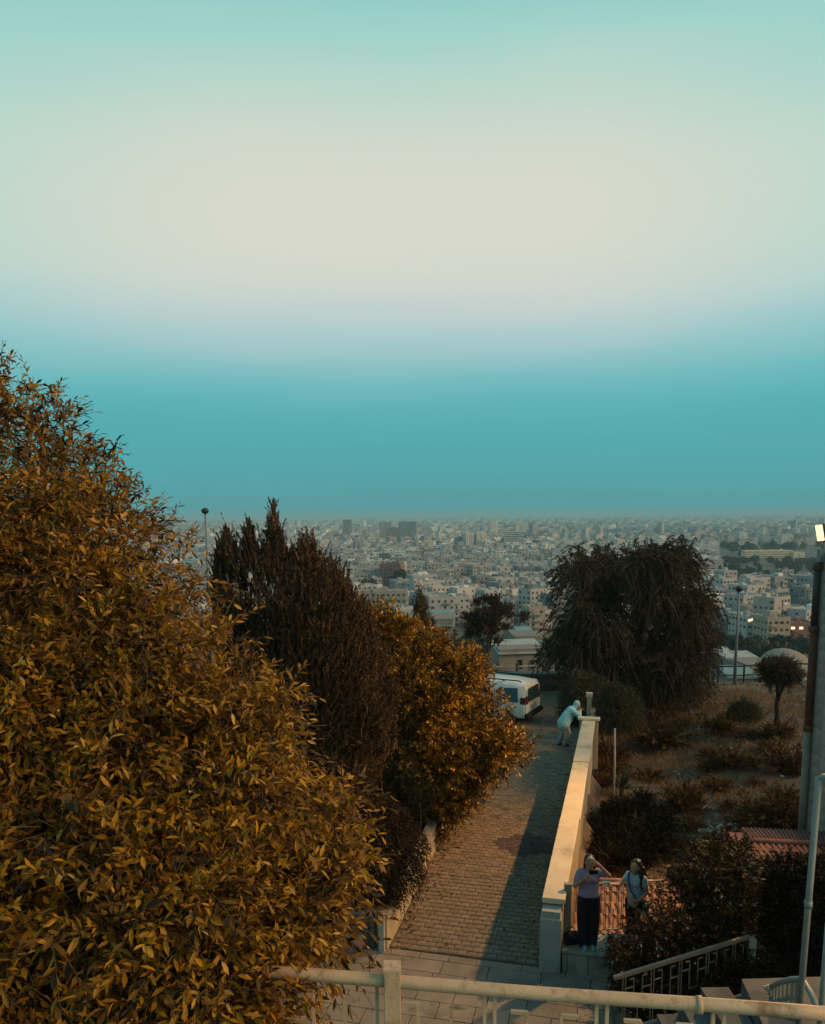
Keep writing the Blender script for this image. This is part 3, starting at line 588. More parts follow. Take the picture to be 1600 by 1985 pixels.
ll = bpy.data.lights.new('floodlight_lamp', 'SPOT'); ll.energy = 5200; ll.color = (1, .52, .17); ll.spot_size = math.radians(116); ll.spot_blend = .7; ll.shadow_soft_size = .12
lo_ = bpy.data.objects.new('floodlight_lamp', ll); col.objects.link(lo_); lo_.parent = fl; lo_.location = tuple(lp + (-.12, -.08, 0) - np.array([lp[0], 17.8, 6.7]))
lo_.rotation_euler = (Vector((-1.2, 13.5, 1.5)) - Vector(tuple(lp))).to_track_quat('-Z', 'Y').to_euler()
# low dark wall, barrier and posts at the end of the road
dw = empty('dark_stone_wall', (6, 35.6, 0), 'low dark stone wall with pale coping closing the end of the road', 'wall')
MB().hexa([(x, y, z) for z in (-.6, .62) for x, y in ((1.0, 35.3), (9.0, 35.5), (9.0, 35.9), (1.0, 35.7))]).build('wall_body', 'rubble', dw)
MB().hexa([(x, y, z) for z in (.625, .72) for x, y in ((1.0, 35.22), (9.0, 35.42), (9.0, 36.0), (1.0, 35.78))]).build('coping', 'slab', dw)
MB().hexa([(x, y, z) for z in (-.6, .25) for x, y in ((2.0, 34.9), (9.0, 35.1), (9.0, 35.28), (2.0, 35.08))]).build('plinth', 'rubble', dw)
ba = empty('barrier_rail', tuple(atY(995, 1330, 44)), 'thin pale barrier rail on posts beyond the parked white van', 'barrier')
b0, b1 = atY(945, 1297, 44), atY(1040, 1290, 44); MB().tube([b0, b1], .05, 8).build('rail', 'stone_pale', ba, True)
for k in (0.02, .98): a_ = b0 + (b1 - b0) * k; MB().tube([a_ + (0, 0, .2), (a_[0], a_[1], gz(a_[0], a_[1]) - .1)], .05, 8).build('post', 'stone_pale', ba, True)
for k, (u, v0, v1) in enumerate(((1003, 1285, 1322), (1060, 1300, 1325))):
    a_ = atY(u, v0, 42); tag(MB().tube([(a_[0], 42, gz(a_[0], 42) - .1), tuple(a_)], .09, 8).build('dark_post', 'darkmetal', smooth=True, loc=(a_[0], 42, gz(a_[0], 42))), ('dark post standing by the thin barrier rail', 'dark post at the foot of the wide drooping tree')[k], 'post')
# lamp posts
def lamp_post(label, u, vt, Y, rad, head):
    top = atY(u, vt, Y); g = gz(top[0], Y); r = empty('lamp_post', (top[0], Y, g), label, 'lamp post')
    MB().tube([(top[0], Y, g - .2), (top[0], Y, g + (top[2] - g) * .5), (top[0], Y, top[2])], [rad * 1.3, rad, rad * .75], 10).build('pole', 'steel', r, True)
    MB().ball(top + (0, 0, head * .35), (head, head, head * .8), 12, 8).build('lamp_head', 'darkmetal', r, True); MB().tube([top + (0, 0, -.02), top + (0, 0, head * .3)], [head * .5, head * .9], 10).build('lamp_collar', 'darkmetal', r, True)
lamp_post('slim lamp post with dark round head above the spiky juniper', 398, 993, 42, .06, .2)
lamp_post('tall grey lamp post on the bare slope beside the drooping tree', 1433, 1144, 40.5, .07, .2)
# ------------------------------------------------------------------ trees
def ground(u, v, lo=14., hi=420.):
    d = ray(u, v); Yv = np.concatenate([np.arange(lo, 60, .1), np.arange(60, hi, 1.)]); P = CAM + d * (Yv / d[1])[:, None]
    b = np.where(P[:, 2] <= hgt(P[:, 0], P[:, 1]))[0]; i = b[0] if len(b) else -1
    return np.array([P[i, 0], P[i, 1], gz(P[i, 0], P[i, 1])])
FG = [(-420, 560), (0, 676), (60, 705), (140, 762), (220, 862), (300, 955), (365, 1020), (395, 1110), (440, 1190), (500, 1262), (610, 1335), (570, 1400), (600, 1490), (700, 1530), (690, 1600), (700, 1690), (700, 1770), (650, 1800), (620, 1860), (600, 1940), (560, 2040), (480, 2260), (-420, 2260)]
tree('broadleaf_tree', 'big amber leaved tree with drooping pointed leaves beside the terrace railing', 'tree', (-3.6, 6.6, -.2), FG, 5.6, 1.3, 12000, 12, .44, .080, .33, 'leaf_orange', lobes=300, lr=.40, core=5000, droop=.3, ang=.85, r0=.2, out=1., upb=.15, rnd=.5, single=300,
     dfun=lambda p: (1300 - p[:, 1]) / 600 * 1.15, cz=(-4.8, 7.4, 5.0), tr=.0035, nb=26, emax=480)
OT = [(705, 1190), (735, 1150), (765, 1165), (790, 1200), (830, 1205), (880, 1230), (905, 1255), (925, 1250), (940, 1290), (955, 1310), (985, 1350), (1010, 1400), (1042, 1430), (1030, 1460), (990, 1500), (945, 1550), (895, 1590), (855, 1640), (800, 1650), (740, 1600), (700, 1500), (685, 1350), (690, 1250)]
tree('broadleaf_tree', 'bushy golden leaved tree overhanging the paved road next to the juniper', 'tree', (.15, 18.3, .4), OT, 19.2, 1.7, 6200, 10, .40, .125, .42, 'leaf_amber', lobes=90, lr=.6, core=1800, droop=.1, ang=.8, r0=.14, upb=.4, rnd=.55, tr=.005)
JP = [(420, 1070), (440, 1030), (465, 1070), (485, 1010), (500, 1070), (515, 1050), (530, 980), (545, 1040), (560, 1080), (590, 1050), (605, 1045), (620, 1085), (650, 1100), (680, 1120), (700, 1165), (718, 1190), (735, 1260), (760, 1330), (770, 1420), (730, 1520), (660, 1600), (560, 1600), (480, 1500), (430, 1300), (410, 1150)]
tree('juniper_tree', 'tall dark brown spiky juniper between the amber tree and golden tree', 'tree', (-2.0, 14.9, .35), JP, 14.8, 1.5, 7000, 26, .42, .075, .42, 'leaf_juniper', gap=.25, gf=1.8, droop=-.12, ang=.55, r0=.14, out=.55, upb=1.1, rnd=.4, needle=True, tr=.006)
tree('trailing_bush', 'dark small leaved bush trailing over the low planter wall', 'bush', (-1.2, 14.7, .4), [(630, 1560), (700, 1515), (790, 1560), (830, 1625), (826, 1685), (795, 1735), (750, 1758), (680, 1765), (630, 1745), (590, 1650)], 14.25, .75, 3200, 10, .3, .055, .55, 'leaf_dark', droop=.7, r0=.04, upb=.0, tr=.003)
tree('feathery_shrub', 'small olive green feathery shrub in front of the golden tree', 'bush', (.1, 17.3, .4), [(770, 1510), (795, 1482), (835, 1488), (868, 1520), (862, 1550), (800, 1556)], 17.4, .25, 130, 24, .3, .06, .3, 'leaf_olive', droop=.1, upb=.8, r0=.02, needle=True, tr=.003)
PP = [(1062, 1110), (1085, 1058), (1130, 1045), (1190, 1050), (1240, 1035), (1290, 1035), (1322, 1022), (1345, 1034), (1368, 1075), (1383, 1115), (1412, 1180), (1398, 1240), (1385, 1300), (1388, 1345), (1340, 1380), (1250, 1360), (1150, 1330), (1090, 1312), (1052, 1308), (1038, 1270), (1050, 1210), (1065, 1150)]
tree('drooping_tree', 'wide dark drooping tree on the slope behind the cream wall', 'tree', (9.4, 33.5, -1.0), PP, 33.5, 3.2, 4600, 22, .85, .15, .40, 'leaf_pepper', lobes=64, lr=1.0, core=1300, droop=.75, ang=.7, r0=.3, out=1., upb=.05, rnd=.45, needle=True, tr=.012, nb=22, front=.6)
g = ground(1265, 1398); tree('juniper_shrub', 'upright brown juniper shrub in front of the wide drooping tree', 'bush', g, [(1228, 1222), (1246, 1236), (1280, 1275), (1308, 1330), (1315, 1390), (1240, 1400), (1205, 1340), (1210, 1275)], g[1], 1., 900, 22, .5, .09, .32, 'leaf_juniper', droop=-.1, ang=.55, r0=.08, out=.5, upb=1., needle=True, tr=.008)
tree('weeping_conifer', 'rounded dark green weeping conifer at the end of the cream wall', 'bush', W(16.5, 3.9, -1.), [(1085, 1400), (1086, 1335), (1108, 1303), (1150, 1297), (1178, 1312), (1175, 1355), (1150, 1400)], 29.5, .9, 900, 20, .6, .09, .3, 'leaf_green', droop=.7, r0=.06, out=.7, upb=.0, needle=True, tr=.006)
g = ground(1200, 1420); tree('layered_conifer', 'low layered dark green conifer beside the weeping one', 'bush', g, [(1150, 1412), (1160, 1345), (1190, 1315), (1228, 1332), (1250, 1372), (1238, 1412)], 27, .8, 800, 20, .55, .085, .3, 'leaf_green', droop=.3, r0=.06, out=1.2, upb=.0, needle=True, tr=.006)
g = np.array([atY(947, 1260, 62)[0], 62, 0.]); g[2] = gz(g[0], 62); tree('spreading_tree', 'thin dark spreading tree downhill beyond the van', 'tree', g, [(885, 1205), (900, 1165), (930, 1148), (953, 1142), (985, 1162), (1010, 1178), (1050, 1187), (1052, 1200), (1010, 1215), (985, 1230), (960, 1256), (930, 1255), (900, 1232)], g[1], 2., 900, 14, .8, .24, .40, 'leaf_pepper', lobes=34, lr=.5, lsq=.5, droop=.1, r0=.2, needle=True, tr=.02)
g = ground(815, 1225); tree('spire_conifer', 'slender brown spire conifer rising behind the golden tree', 'tree', (atY(816, 1200, 24)[0], 24, .0), [(800, 1215), (806, 1165), (812, 1132), (820, 1155), (828, 1180), (842, 1210), (840, 1330), (800, 1330)], 24, .5, 700, 20, .4, .07, .32, 'leaf_juniper', droop=-.1, r0=.07, out=.4, upb=1.3, needle=True, tr=.006)
g = ground(1505, 1412); tree('umbrella_tree', 'small flat crowned tree on bare pale ground near the clad wall', 'tree', g, [(1465, 1312), (1470, 1284), (1510, 1268), (1550, 1278), (1568, 1300), (1560, 1325), (1520, 1335), (1482, 1330)], g[1], 1.2, 800, 14, .5, .11, .36, 'leaf_pepper', lobes=26, lr=.35, lsq=.6, droop=.1, r0=.11, needle=True, tr=.008)
g = ground(1440, 1402); tree('conifer_bush', 'low dark green conifer bush at the foot of the grey lamp post', 'bush', g, [(1405, 1395), (1415, 1365), (1440, 1352), (1470, 1365), (1480, 1392), (1445, 1402)], g[1], .7, 500, 16, .4, .08, .32, 'leaf_green', droop=.2, r0=.04, needle=True, tr=.005)
RS = [(1165, 1860), (1180, 1815), (1216, 1775), (1255, 1755), (1292, 1700), (1335, 1640), (1400, 1605), (1450, 1625), (1478, 1665), (1475, 1760), (1470, 1830), (1420, 1880), (1340, 1930), (1285, 1990), (1262, 2040), (1215, 1965), (1180, 1915)]
tree('evergreen_shrub', 'large round evergreen shrub with brown tips in front of the platform', 'bush', (3.9, 11.8, -.2), RS, 11.9, .85, 3400, 10, .32, .085, .45, 'leaf_shrub', lobes=48, lr=.36, core=1100, droop=.25, r0=.07, upb=.2, tr=.004)
tree('evergreen_shrub', 'dark evergreen shrub under the red tiled roof beside the tall pole', 'bush', (6.2, 12.0, -.2), [(1480, 1668), (1500, 1648), (1560, 1655), (1640, 1645), (1640, 1900), (1560, 1910), (1490, 1880), (1470, 1780)], 11.9, .7, 1500, 10, .32, .085, .45, 'leaf_dark', droop=.25, r0=.06, upb=.2, tr=.004)
tree('low_hedge', 'low black green hedge behind the key pattern fence', 'hedge', (4.4, 11.8, -.2), [(1255, 1880), (1400, 1830), (1580, 1850), (1600, 1960), (1480, 1990), (1380, 2010), (1255, 2060)], 11.35, .8, 2000, 10, .3, .08, .45, 'leaf_dark', droop=.2, r0=.05, upb=.2, tr=.004)
# ------------------------------------------------------------------ scrub, dry grass, stones on the slope
def scrub_mesh(seed, leafm, nt=60, nl=14, spread=.9):
    g_ = np.random.default_rng(seed); d = nrm(np.stack([g_.normal(0, spread, nt), g_.normal(0, spread, nt), .5 + g_.random(nt)], 1)); L = .5 + .5 * g_.random(nt)
    st = g_.normal(0, .06, (nt, 3)); st[:, 2] = np.abs(st[:, 2]) * .5; dr = .1 + .3 * g_.random(nt)
    p, a, ll, R = twigs(st, d, L, nl, dr, .9, .13, g_, .3); return (needleverts(p, a, ll, ll * .45, g_), R, st, d, L, dr)
SB = []
for k in range(5):
    V, R, st, d, L, dr = scrub_mesh(k, None, 70, 16, .7 + .1 * k)
    r = empty('scrub_bush', (0, 0, 0), 'x', 'bush'); cr = soup('crown', V, NEED_F, R, 'scrub', r); tag(cr, kind='stuff')
    s_ = stems('stems', st, d, L, dr, .012, r, 'twig'); SB.append((r, cr, s_))
def put_scrub(p, sc, k, label, group=None, m=None):
    r0_, c0, s0_ = SB[k]; r = bpy.data.objects.new('scrub_bush', None); col.objects.link(r); r.location = tuple(p); r.scale = (sc,) * 3; r.rotation_euler = (0, 0, random.random() * 6.28); tag(r, label, 'bush', group)
    for o in (c0, s0_):
        q = o.copy(); col.objects.link(q); q.parent = r
        if m and o is c0:
            q.data = o.data.copy(); q.data.materials.clear(); q.data.materials.append(M[m])
named = [(1390, 1537, .75, 'scrub', 'small round rusty bush standing alone on bare grey soil'), (1330, 1565, 1.15, 'scrub', 'brown bush on the slope left of the lone round bush'), (1480, 1600, 1.3, 'scrub', 'broad brown bush above the red tiled roof'), (1420, 1490, 1.2, 'scrub', 'tall rusty bush on the slope below the conifer bush'),
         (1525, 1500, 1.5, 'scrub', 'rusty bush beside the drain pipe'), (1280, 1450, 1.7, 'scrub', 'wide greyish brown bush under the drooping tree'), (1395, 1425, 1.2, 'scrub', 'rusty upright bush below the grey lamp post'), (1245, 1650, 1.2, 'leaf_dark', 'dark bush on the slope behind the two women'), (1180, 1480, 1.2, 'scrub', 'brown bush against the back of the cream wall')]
for i, (u, v, sc, m_, lab) in enumerate(named): put_scrub(ground(u, v), sc, i % 5, lab, None, None if m_ == 'scrub' else m_)
for i in range(18):
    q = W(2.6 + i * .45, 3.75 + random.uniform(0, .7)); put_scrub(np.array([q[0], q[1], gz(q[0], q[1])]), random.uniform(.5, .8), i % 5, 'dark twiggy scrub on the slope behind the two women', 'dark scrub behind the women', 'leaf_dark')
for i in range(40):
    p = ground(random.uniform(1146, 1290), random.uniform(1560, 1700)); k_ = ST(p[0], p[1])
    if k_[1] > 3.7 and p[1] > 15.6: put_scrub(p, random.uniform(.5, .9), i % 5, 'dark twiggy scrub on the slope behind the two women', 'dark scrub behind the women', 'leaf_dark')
for i in range(46):
    u, v = random.uniform(1150, 1560), random.uniform(1400, 1690)
    p = ground(u, v)
    if ST(p[0], p[1])[1] < 3.6 or p[0] > 8.9 and p[1] < 18.2: continue
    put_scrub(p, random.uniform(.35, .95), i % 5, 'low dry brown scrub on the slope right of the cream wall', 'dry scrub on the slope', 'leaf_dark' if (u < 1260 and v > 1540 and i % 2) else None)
for o3 in SB:
    for o in o3: bpy.data.objects.remove(o)
n = 52000; gx = rng.uniform(3.2, 19, n); gy = rng.uniform(14, 40, n); s_, t_ = ST(gx, gy)
den = noise2(gx * .8 + 3, gy * .7) + .5 * noise2(gx * 2.1, gy * 1.9); k = (t_ > 3.45) & (den > -.35 + .9 * rng.random(n) ** 2 - .2) & ~((gx > 9.0) & (gy < 18)) & ~((gy < 15.4)) & ~((gy < 17.6) & (gx > 7))
gx, gy, den = gx[k], gy[k], den[k]; P = np.stack([gx, gy, hgt(gx, gy) - .02], 1)
A_ = nrm(np.stack([rng.normal(0, .5, len(P)), rng.normal(0, .5, len(P)), np.ones(len(P))], 1)); L_ = rng.uniform(.1, .34, len(P))
tag(soup('dry_grass', needleverts(P, A_, L_, np.full(len(P), .022)), NEED_F, np.clip(.45 + .35 * den + .25 * rng.normal(0, 1, len(P)), 0, 1), 'drygrass'), 'dry tan grass tufts covering the slope', 'grass', kind='stuff')
n = 24000; gx = rng.uniform(-14, 3.5, n); gy = rng.uniform(14.2, 35, n); s_, t_ = ST(gx, gy); k = (t_ < -.6) & (s_ < 12) & (noise2(gx, gy) > -.4 + .6 * rng.random(n)); gx, gy = gx[k], gy[k]
P = np.stack([gx, gy, hgt(gx, gy) - .02], 1); A_ = nrm(np.stack([rng.normal(0, .5, len(P)), rng.normal(0, .5, len(P)), np.ones(len(P))], 1))
tag(soup('dry_grass', needleverts(P, A_, rng.uniform(.1, .34, len(P)), np.full(len(P), .024)), NEED_F, rng.random(len(P)) * .8, 'drygrass'), 'dry grass in the planted bed behind the juniper', 'grass', kind='stuff')
def rock(r, seed):
    g_ = np.random.default_rng(seed); mb = MB(); mb.ball((0, 0, 0), (1, .8, .55), 7, 5); mb.V[0] = mb.V[0] * (1 + .22 * g_.normal(0, 1, (len(mb.V[0]), 1))); me = mb.mesh('stone'); me.materials.append(M['stone_pale']); return me
RK = [rock(1, k) for k in range(5)]
for i in range(70):
    p = ground(random.uniform(1160, 1560), random.uniform(1345, 1690))
    if ST(p[0], p[1])[1] < 3.6 or p[0] > 8.9 and p[1] < 18.2: continue
    o = bpy.data.objects.new('stone', RK[i % 5]); col.objects.link(o); o.location = tuple(p + (0, 0, .01)); o.scale = (random.uniform(.04, .13),) * 3; o.rotation_euler = (0, 0, random.random() * 6); tag(o, 'loose pale stone lying on the dry slope', 'stone', 'loose stones on the slope')
g = ground(1410, 1622); hp = empty('rubble_heap', g, 'heap of white rubble behind the brown tipped evergreen shrub', 'rubble')
for i in range(46):
    q = g + np.array([random.gauss(0, .42), random.gauss(0, .3), 0]); q[2] = gz(q[0], q[1]) + .05 + .2 * math.exp(-((q[0] - g[0]) ** 2 + (q[1] - g[1]) ** 2) * 6)
    piece('stone', random.choice(RK), hp, q, (random.random(), random.random(), random.random() * 6), (random.uniform(.06, .14),) * 3)
g = ground(1189, 1556); tp = atY(1192, 1412, g[1] + .1); tag(MB().tube([g - (0, 0, .1), (g + tp) / 2 + (.02, 0, 0), tp], [.04, .035, .03], 7).build('wooden_stake', 'stone_pale', smooth=True, loc=g), 'thin leaning wooden stake on the slope behind the cream wall', 'stake')
g = ground(1205, 1545); yp = empty('yucca_plant', g, 'dark sword leaved plant beside the thin wooden stake', 'plant')
N = 46; a0 = rng.random(N) * 6.28; e0 = rng.uniform(.2, 1.2, N); d = np.stack([np.cos(a0) * np.cos(e0), np.sin(a0) * np.cos(e0), np.sin(e0)], 1); L_ = rng.uniform(.5, .95, N)
YV = leafverts(np.tile(g + (0, 0, .25), (N, 1)), d, L_, np.full(N, .06))
for i in range(N): link('leaf', MB().add(YV[i] - g, LEAF_F).mesh('leaf'), 'leaf_green', yp)
MB().tube([g - (0, 0, .1), g + (0, 0, .3)], .07, 8).build('trunk', 'bark', yp, True)
# ------------------------------------------------------------------ people
M['skin'] = mat('skin', (.36, .20, .13), (.31, .17, .11), rough=.55, scale=8)
M['hair'] = mat('dark_hair', (.012, .009, .009), (.02, .014, .012), rough=.45, scale=30, bump=.4, bscale=60, stretch=(1, 1, .2))
M['lav'] = mat('lavender_shirt', (.26, .20, .30), (.20, .155, .24), rough=.9, scale=7, bump=.5, bscale=10)
M['print'] = mat('blue_print', (.10, .12, .36), rough=.8)
M['black_cloth'] = mat('black_cloth', (.010, .011, .016), (.006, .007, .011), rough=.9, scale=6, bump=.5, bscale=9)
M['teal_shoe'] = mat('teal_shoe', (.10, .30, .31), (.08, .22, .24), rough=.6)
M['blue_shirt'] = mat('light_blue_shirt', (.27, .37, .44), (.21, .29, .35), rough=.9, scale=7, bump=.5, bscale=10)
M['strap'] = mat('navy_strap', (.015, .05, .09), rough=.6)
M['phone_black'] = mat('black_phone', (.01, .01, .012), rough=.25)
M['phone_pale'] = mat('pale_phone', (.55, .82, .76), rough=.3)
M['hoodie'] = mat('pale_hoodie', (.34, .60, .62), (.22, .42, .45), rough=.9, scale=7, bump=.9, bscale=7)
M['jeans'] = mat('pale_jeans', (.20, .28, .31), (.14, .20, .23), rough=.9, scale=8, bump=.4, bscale=12)
def hand(mb, w, d, n, side=1, curl=.5, s=1.):
    """palm, four fingers and a thumb; w wrist, d pointing direction, n palm normal"""
    w = np.array(w, float); d = np.array(d, float) / np.linalg.norm(d); n = np.array(n, float); n -= d * (n @ d); n /= np.linalg.norm(n); x = np.cross(d, n) * side
    mb.cone(w, .026 * s, w + d * .05 * s, .03 * s); mb.ball(w + d * .055 * s, .034 * s, 8, 6)
    for k, (o, l) in enumerate(((-.03, .062), (-.010, .075), (.010, .07), (.028, .055))):
        a = w + d * .075 * s + x * o * s; b = a + (d * math.cos(curl * .6) + n * math.sin(curl * .6)) * l * .5 * s; c = b + (d * math.cos(curl * 1.7) + n * math.sin(curl * 1.7)) * l * .5 * s
        mb.cone(a, .0095 * s, b, .009 * s, 6); mb.cone(b, .009 * s, c, .008 * s, 6)
    a = w + d * .03 * s - x * .03 * s; b = a + (-x * .7 + d * .6 + n * .3) * .04 * s; mb.cone(a, .012 * s, b, .010 * s, 6); mb.cone(b, .010 * s, b + (d * .8 - x * .2 + n * .4) * .032 * s, .009 * s, 6)
def remesh(mb, name, m, parent, xf, vox=.009, sm_=4):
    V = np.concatenate(mb.V); mb.V = [xf(V)]; mb.R = [np.zeros(len(V))]
    o = mb.build(name, m, parent, True); r = o.modifiers.new('remesh', 'REMESH'); r.mode = 'VOXEL'; r.voxel_size = vox; r.use_smooth_shade = True
    s_ = o.modifiers.new('smooth', 'SMOOTH'); s_.iterations = sm_; s_.factor = .5; return o
def mkxf(base, rz, sc=1.):
    ca, sa = math.cos(rz), math.sin(rz); Rm = np.array([[ca, -sa, 0], [sa, ca, 0], [0, 0, 1]])
    return lambda V: (np.asarray(V, float) * sc) @ Rm.T + np.array(base)
def head(mb, c, f=(0, -1, 0)):
    c = np.array(c, float); f = np.array(f, float); s = np.cross(f, (0, 0, 1.)); z = np.array([0, 0, 1.])
    mb.ball(c + z * .02, (.076, .088, .098)); mb.cone(c - z * .03 + f * .02, .066, c - z * .078 + f * .035, .042)
    mb.cone(c + f * .082 + z * .02, .011, c + f * .102 - z * .018, .015, 8)
    for k in (-1, 1): mb.ball(c + s * .076 * k - z * .005, (.014, .022, .03), 8, 6); mb.ball(c + f * .078 + s * .032 * k - z * .012, .022, 8, 6)
    mb.cone(c + f * .086 - z * .048 - s * .02, .009, c + f * .086 - z * .048 + s * .02, .009, 8)
def eyes(root, c, xf, f=(0, -1, 0)):
    c = np.array(c, float); f = np.array(f, float); s = np.cross(f, (0, 0, 1.))
    for k in (-1, 1):
        mb = MB(); mb.ball(c + f * .088 + s * .031 * k + (0, 0, .012), (.013, .011, .007), 8, 6); mb.V = [xf(mb.V[0])]; mb.build('eye', 'black_cloth', root, True)
# woman photographing
base = W(.08, 3.52, .415); xf = mkxf(base, .0, 1.0); w1 = empty('person', base, 'person in lavender shirt and wide black trousers holding a dark phone to the face', 'person')
b = MB(); head(b, (0, -.02, 1.535)); b.cone((0, 0, 1.36), .055, (0, -.015, 1.47), .05)
b.cone((0, .01, 1.0), .10, (0, .015, 1.25), .10); b.cone((-.12, .005, 1.35), .05, (.12, .005, 1.35), .05)
b.cone((-.165, 0, 1.355), .052, (-.255, -.07, 1.14), .040); b.cone((-.255, -.07, 1.14), .038, (-.10, -.225, 1.36), .027); hand(b, (-.095, -.23, 1.365), (.55, -.25, .75), (.5, .8, .1), 1, .8)
b.cone((.165, 0, 1.365), .052, (.315, -.09, 1.325), .041); b.cone((.315, -.09, 1.325), .039, (.13, -.17, 1.545), .027); hand(b, (.125, -.17, 1.55), (-.8, .05, .6), (0, 1, -.2), -1, .35)
b.cone((-.09, 0, .95), .09, (-.085, 0, .1), .045); b.cone((.09, 0, .95), .09, (.085, 0, .1), .045)
remesh(b, 'body', 'skin', w1, xf, .007); eyes(w1, (0, -.02, 1.535), xf)
b = MB(); b.cone((-.06, .0, .96), .135, (-.045, 0, 1.1), .12); b.cone((.06, .0, .96), .135, (.045, 0, 1.1), .12); b.cone((-.075, 0, .885), .105, (.075, 0, .885), .105); b.cone((-.075, 0, .885), .105, (-.06, 0, .96), .13); b.cone((.075, 0, .885), .105, (.06, 0, .96), .13); b.cone((-.05, 0, 1.1), .125, (-.055, 0, 1.29), .125); b.cone((.05, 0, 1.1), .125, (.055, 0, 1.29), .125); b.cone((-.13, 0, 1.355), .068, (.13, 0, 1.355), .068); b.cone((-.155, 0, 1.35), .068, (-.215, -.04, 1.23), .060); b.cone((.155, 0, 1.355), .068, (.245, -.05, 1.335), .062); b.ball((-.06, -.09, 1.25), (.07, .06, .065)); b.ball((.06, -.09, 1.25), (.07, .06, .065))
remesh(b, 'shirt', 'lav', w1, xf, .012)
mb = MB()
for x0, zz_ in ((-.09, 1.255), (-.07, 1.225)):
    pts = [xf(np.array([[x0 + .17 * k, -.166 + .05 * (k - .5) ** 2, zz_ + .012 * math.sin(k * 26 + zz_ * 50)]]))[0] for k in np.linspace(0, 1, 26)]; mb.tube(pts, .0045, 5)
mb.build('shirt_print', 'print', w1)
b = MB(); b.cone((-.06, 0, .93), .135, (-.085, 0, .78), .12); b.cone((.06, 0, .93), .135, (.085, 0, .78), .12); b.ball((0, 0, .9), (.165, .12, .08))
for s_ in (-1, 1): b.cone((.085 * s_, 0, .8), .115, (.10 * s_, -.01, .48), .098); b.cone((.10 * s_, -.01, .48), .095, (.078 * s_, 0, .07), .088)
remesh(b, 'trousers', 'black_cloth', w1, xf, .012)
for s_ in (-1, 1):
    b = MB(); b.ball((.06 * s_ + .0, .02, .045), (.042, .05, .042)); b.cone((.06 * s_, .0, .04), .042, (.075 * s_, -.16, .028), .034); b.box((.068 * s_, -.06, .008), (.085, .25, .016)); remesh(b, 'shoe', 'teal_shoe', w1, xf, .008)
b = MB(); b.ball((0, .02, 1.575), (.088, .092, .09)); b.ball((0, .06, 1.52), (.08, .06, .09)); b.cone((.07, .0, 1.55), .03, (.085, -.01, 1.42), .022); b.cone((-.07, .0, 1.55), .03, (-.085, -.0, 1.42), .022); remesh(b, 'hair', 'hair', w1, xf, .009)
ph = MB().box((0, 0, 0), (.15, .011, .075)); ph.V = [xf(ph.V[0] + np.array([.01, -.262, 1.47]))]; tag(bevel(ph.build('phone', 'phone_black', loc=xf(np.array([[.01, -.262, 1.47]]))[0]), .004), 'dark phone held before the face of the person in lavender', 'phone')
# cap like glasses pushed up are part of the hair line
b = MB(); b.tube([(-.06, -.075, 1.625), (-.03, -.098, 1.63), (.03, -.098, 1.63), (.06, -.075, 1.625)], .012, 8); b.V = [xf(v) for v in b.V]; b.build('sunglasses', 'jeans', w1, True)
# woman with the outstretched arm
base = W(.85, 4.32, .10); base[1] += .0; xf = mkxf(base, -.75, 1.0); w2 = empty('person', base, 'person with long dark hair in light blue shirt reaching out a pale phone', 'person')
hc = (.0, -.04, 1.50); b = MB(); head(b, hc); b.cone((0, 0, 1.33), .05, (0, -.02, 1.44), .046); b.cone((0, .01, .98), .10, (0, .015, 1.22), .095); b.cone((-.11, .005, 1.32), .045, (.11, .005, 1.32), .045)
b.cone((-.15, -.0, 1.32), .048, (-.20, -.24, 1.18), .038); b.cone((-.20, -.24, 1.18), .036, (-.26, -.47, 1.25), .026); hand(b, (-.262, -.48, 1.255), (.1, -.9, .35), (.3, .3, .9), 1, .7)
b.cone((.15, 0, 1.32), .048, (.2, .03, 1.07), .04); b.cone((.2, .03, 1.07), .038, (.12, -.15, .95), .027); hand(b, (.115, -.16, .95), (-.7, -.6, 0), (0, .5, 1), -1, .6)
for s_ in (-1, 1): b.cone((.09 * s_, 0, .92), .09, (.08 * s_, 0, .09), .045)
remesh(b, 'body', 'skin', w2, xf, .007); eyes(w2, hc, xf)
b = MB(); b.cone((0, 0, .88), .15, (0, 0, 1.06), .128); b.cone((-.04, 0, 1.06), .12, (-.05, 0, 1.26), .118); b.cone((.04, 0, 1.06), .12, (.05, 0, 1.26), .118); b.cone((-.12, 0, 1.325), .062, (.12, 0, 1.325), .062); b.cone((-.145, 0, 1.315), .062, (-.148, -.1, 1.255), .056); b.cone((.145, 0, 1.315), .062, (.175, .01, 1.2), .058); b.ball((-.055, -.085, 1.21), (.065, .055, .06)); b.ball((.055, -.085, 1.21), (.065, .055, .06))
remesh(b, 'shirt', 'blue_shirt', w2, xf, .012)
b = MB(); b.ball((0, 0, .9), (.155, .125, .09))
for s_ in (-1, 1): b.cone((.085 * s_, 0, .85), .11, (.09 * s_, 0, .46), .085); b.cone((.09 * s_, 0, .46), .083, (.08 * s_, 0, .07), .075)
remesh(b, 'trousers', 'black_cloth', w2, xf, .012)
for s_ in (-1, 1):
    b = MB(); b.cone((.07 * s_, .03, .04), .04, (.08 * s_, -.15, .028), .033); remesh(b, 'shoe', 'black_cloth', w2, xf, .008)
b = MB(); b.ball((0, .008, 1.572), (.094, .100, .074)); b.cone((-.085, .0, 1.55), .03, (-.10, .02, 1.36), .032); b.cone((.085, .0, 1.55), .035, (.12, -.03, 1.34), .045); b.cone((.12, -.03, 1.34), .045, (.13, -.06, 1.12), .02); b.ball((0, .06, 1.47), (.088, .06, .12))
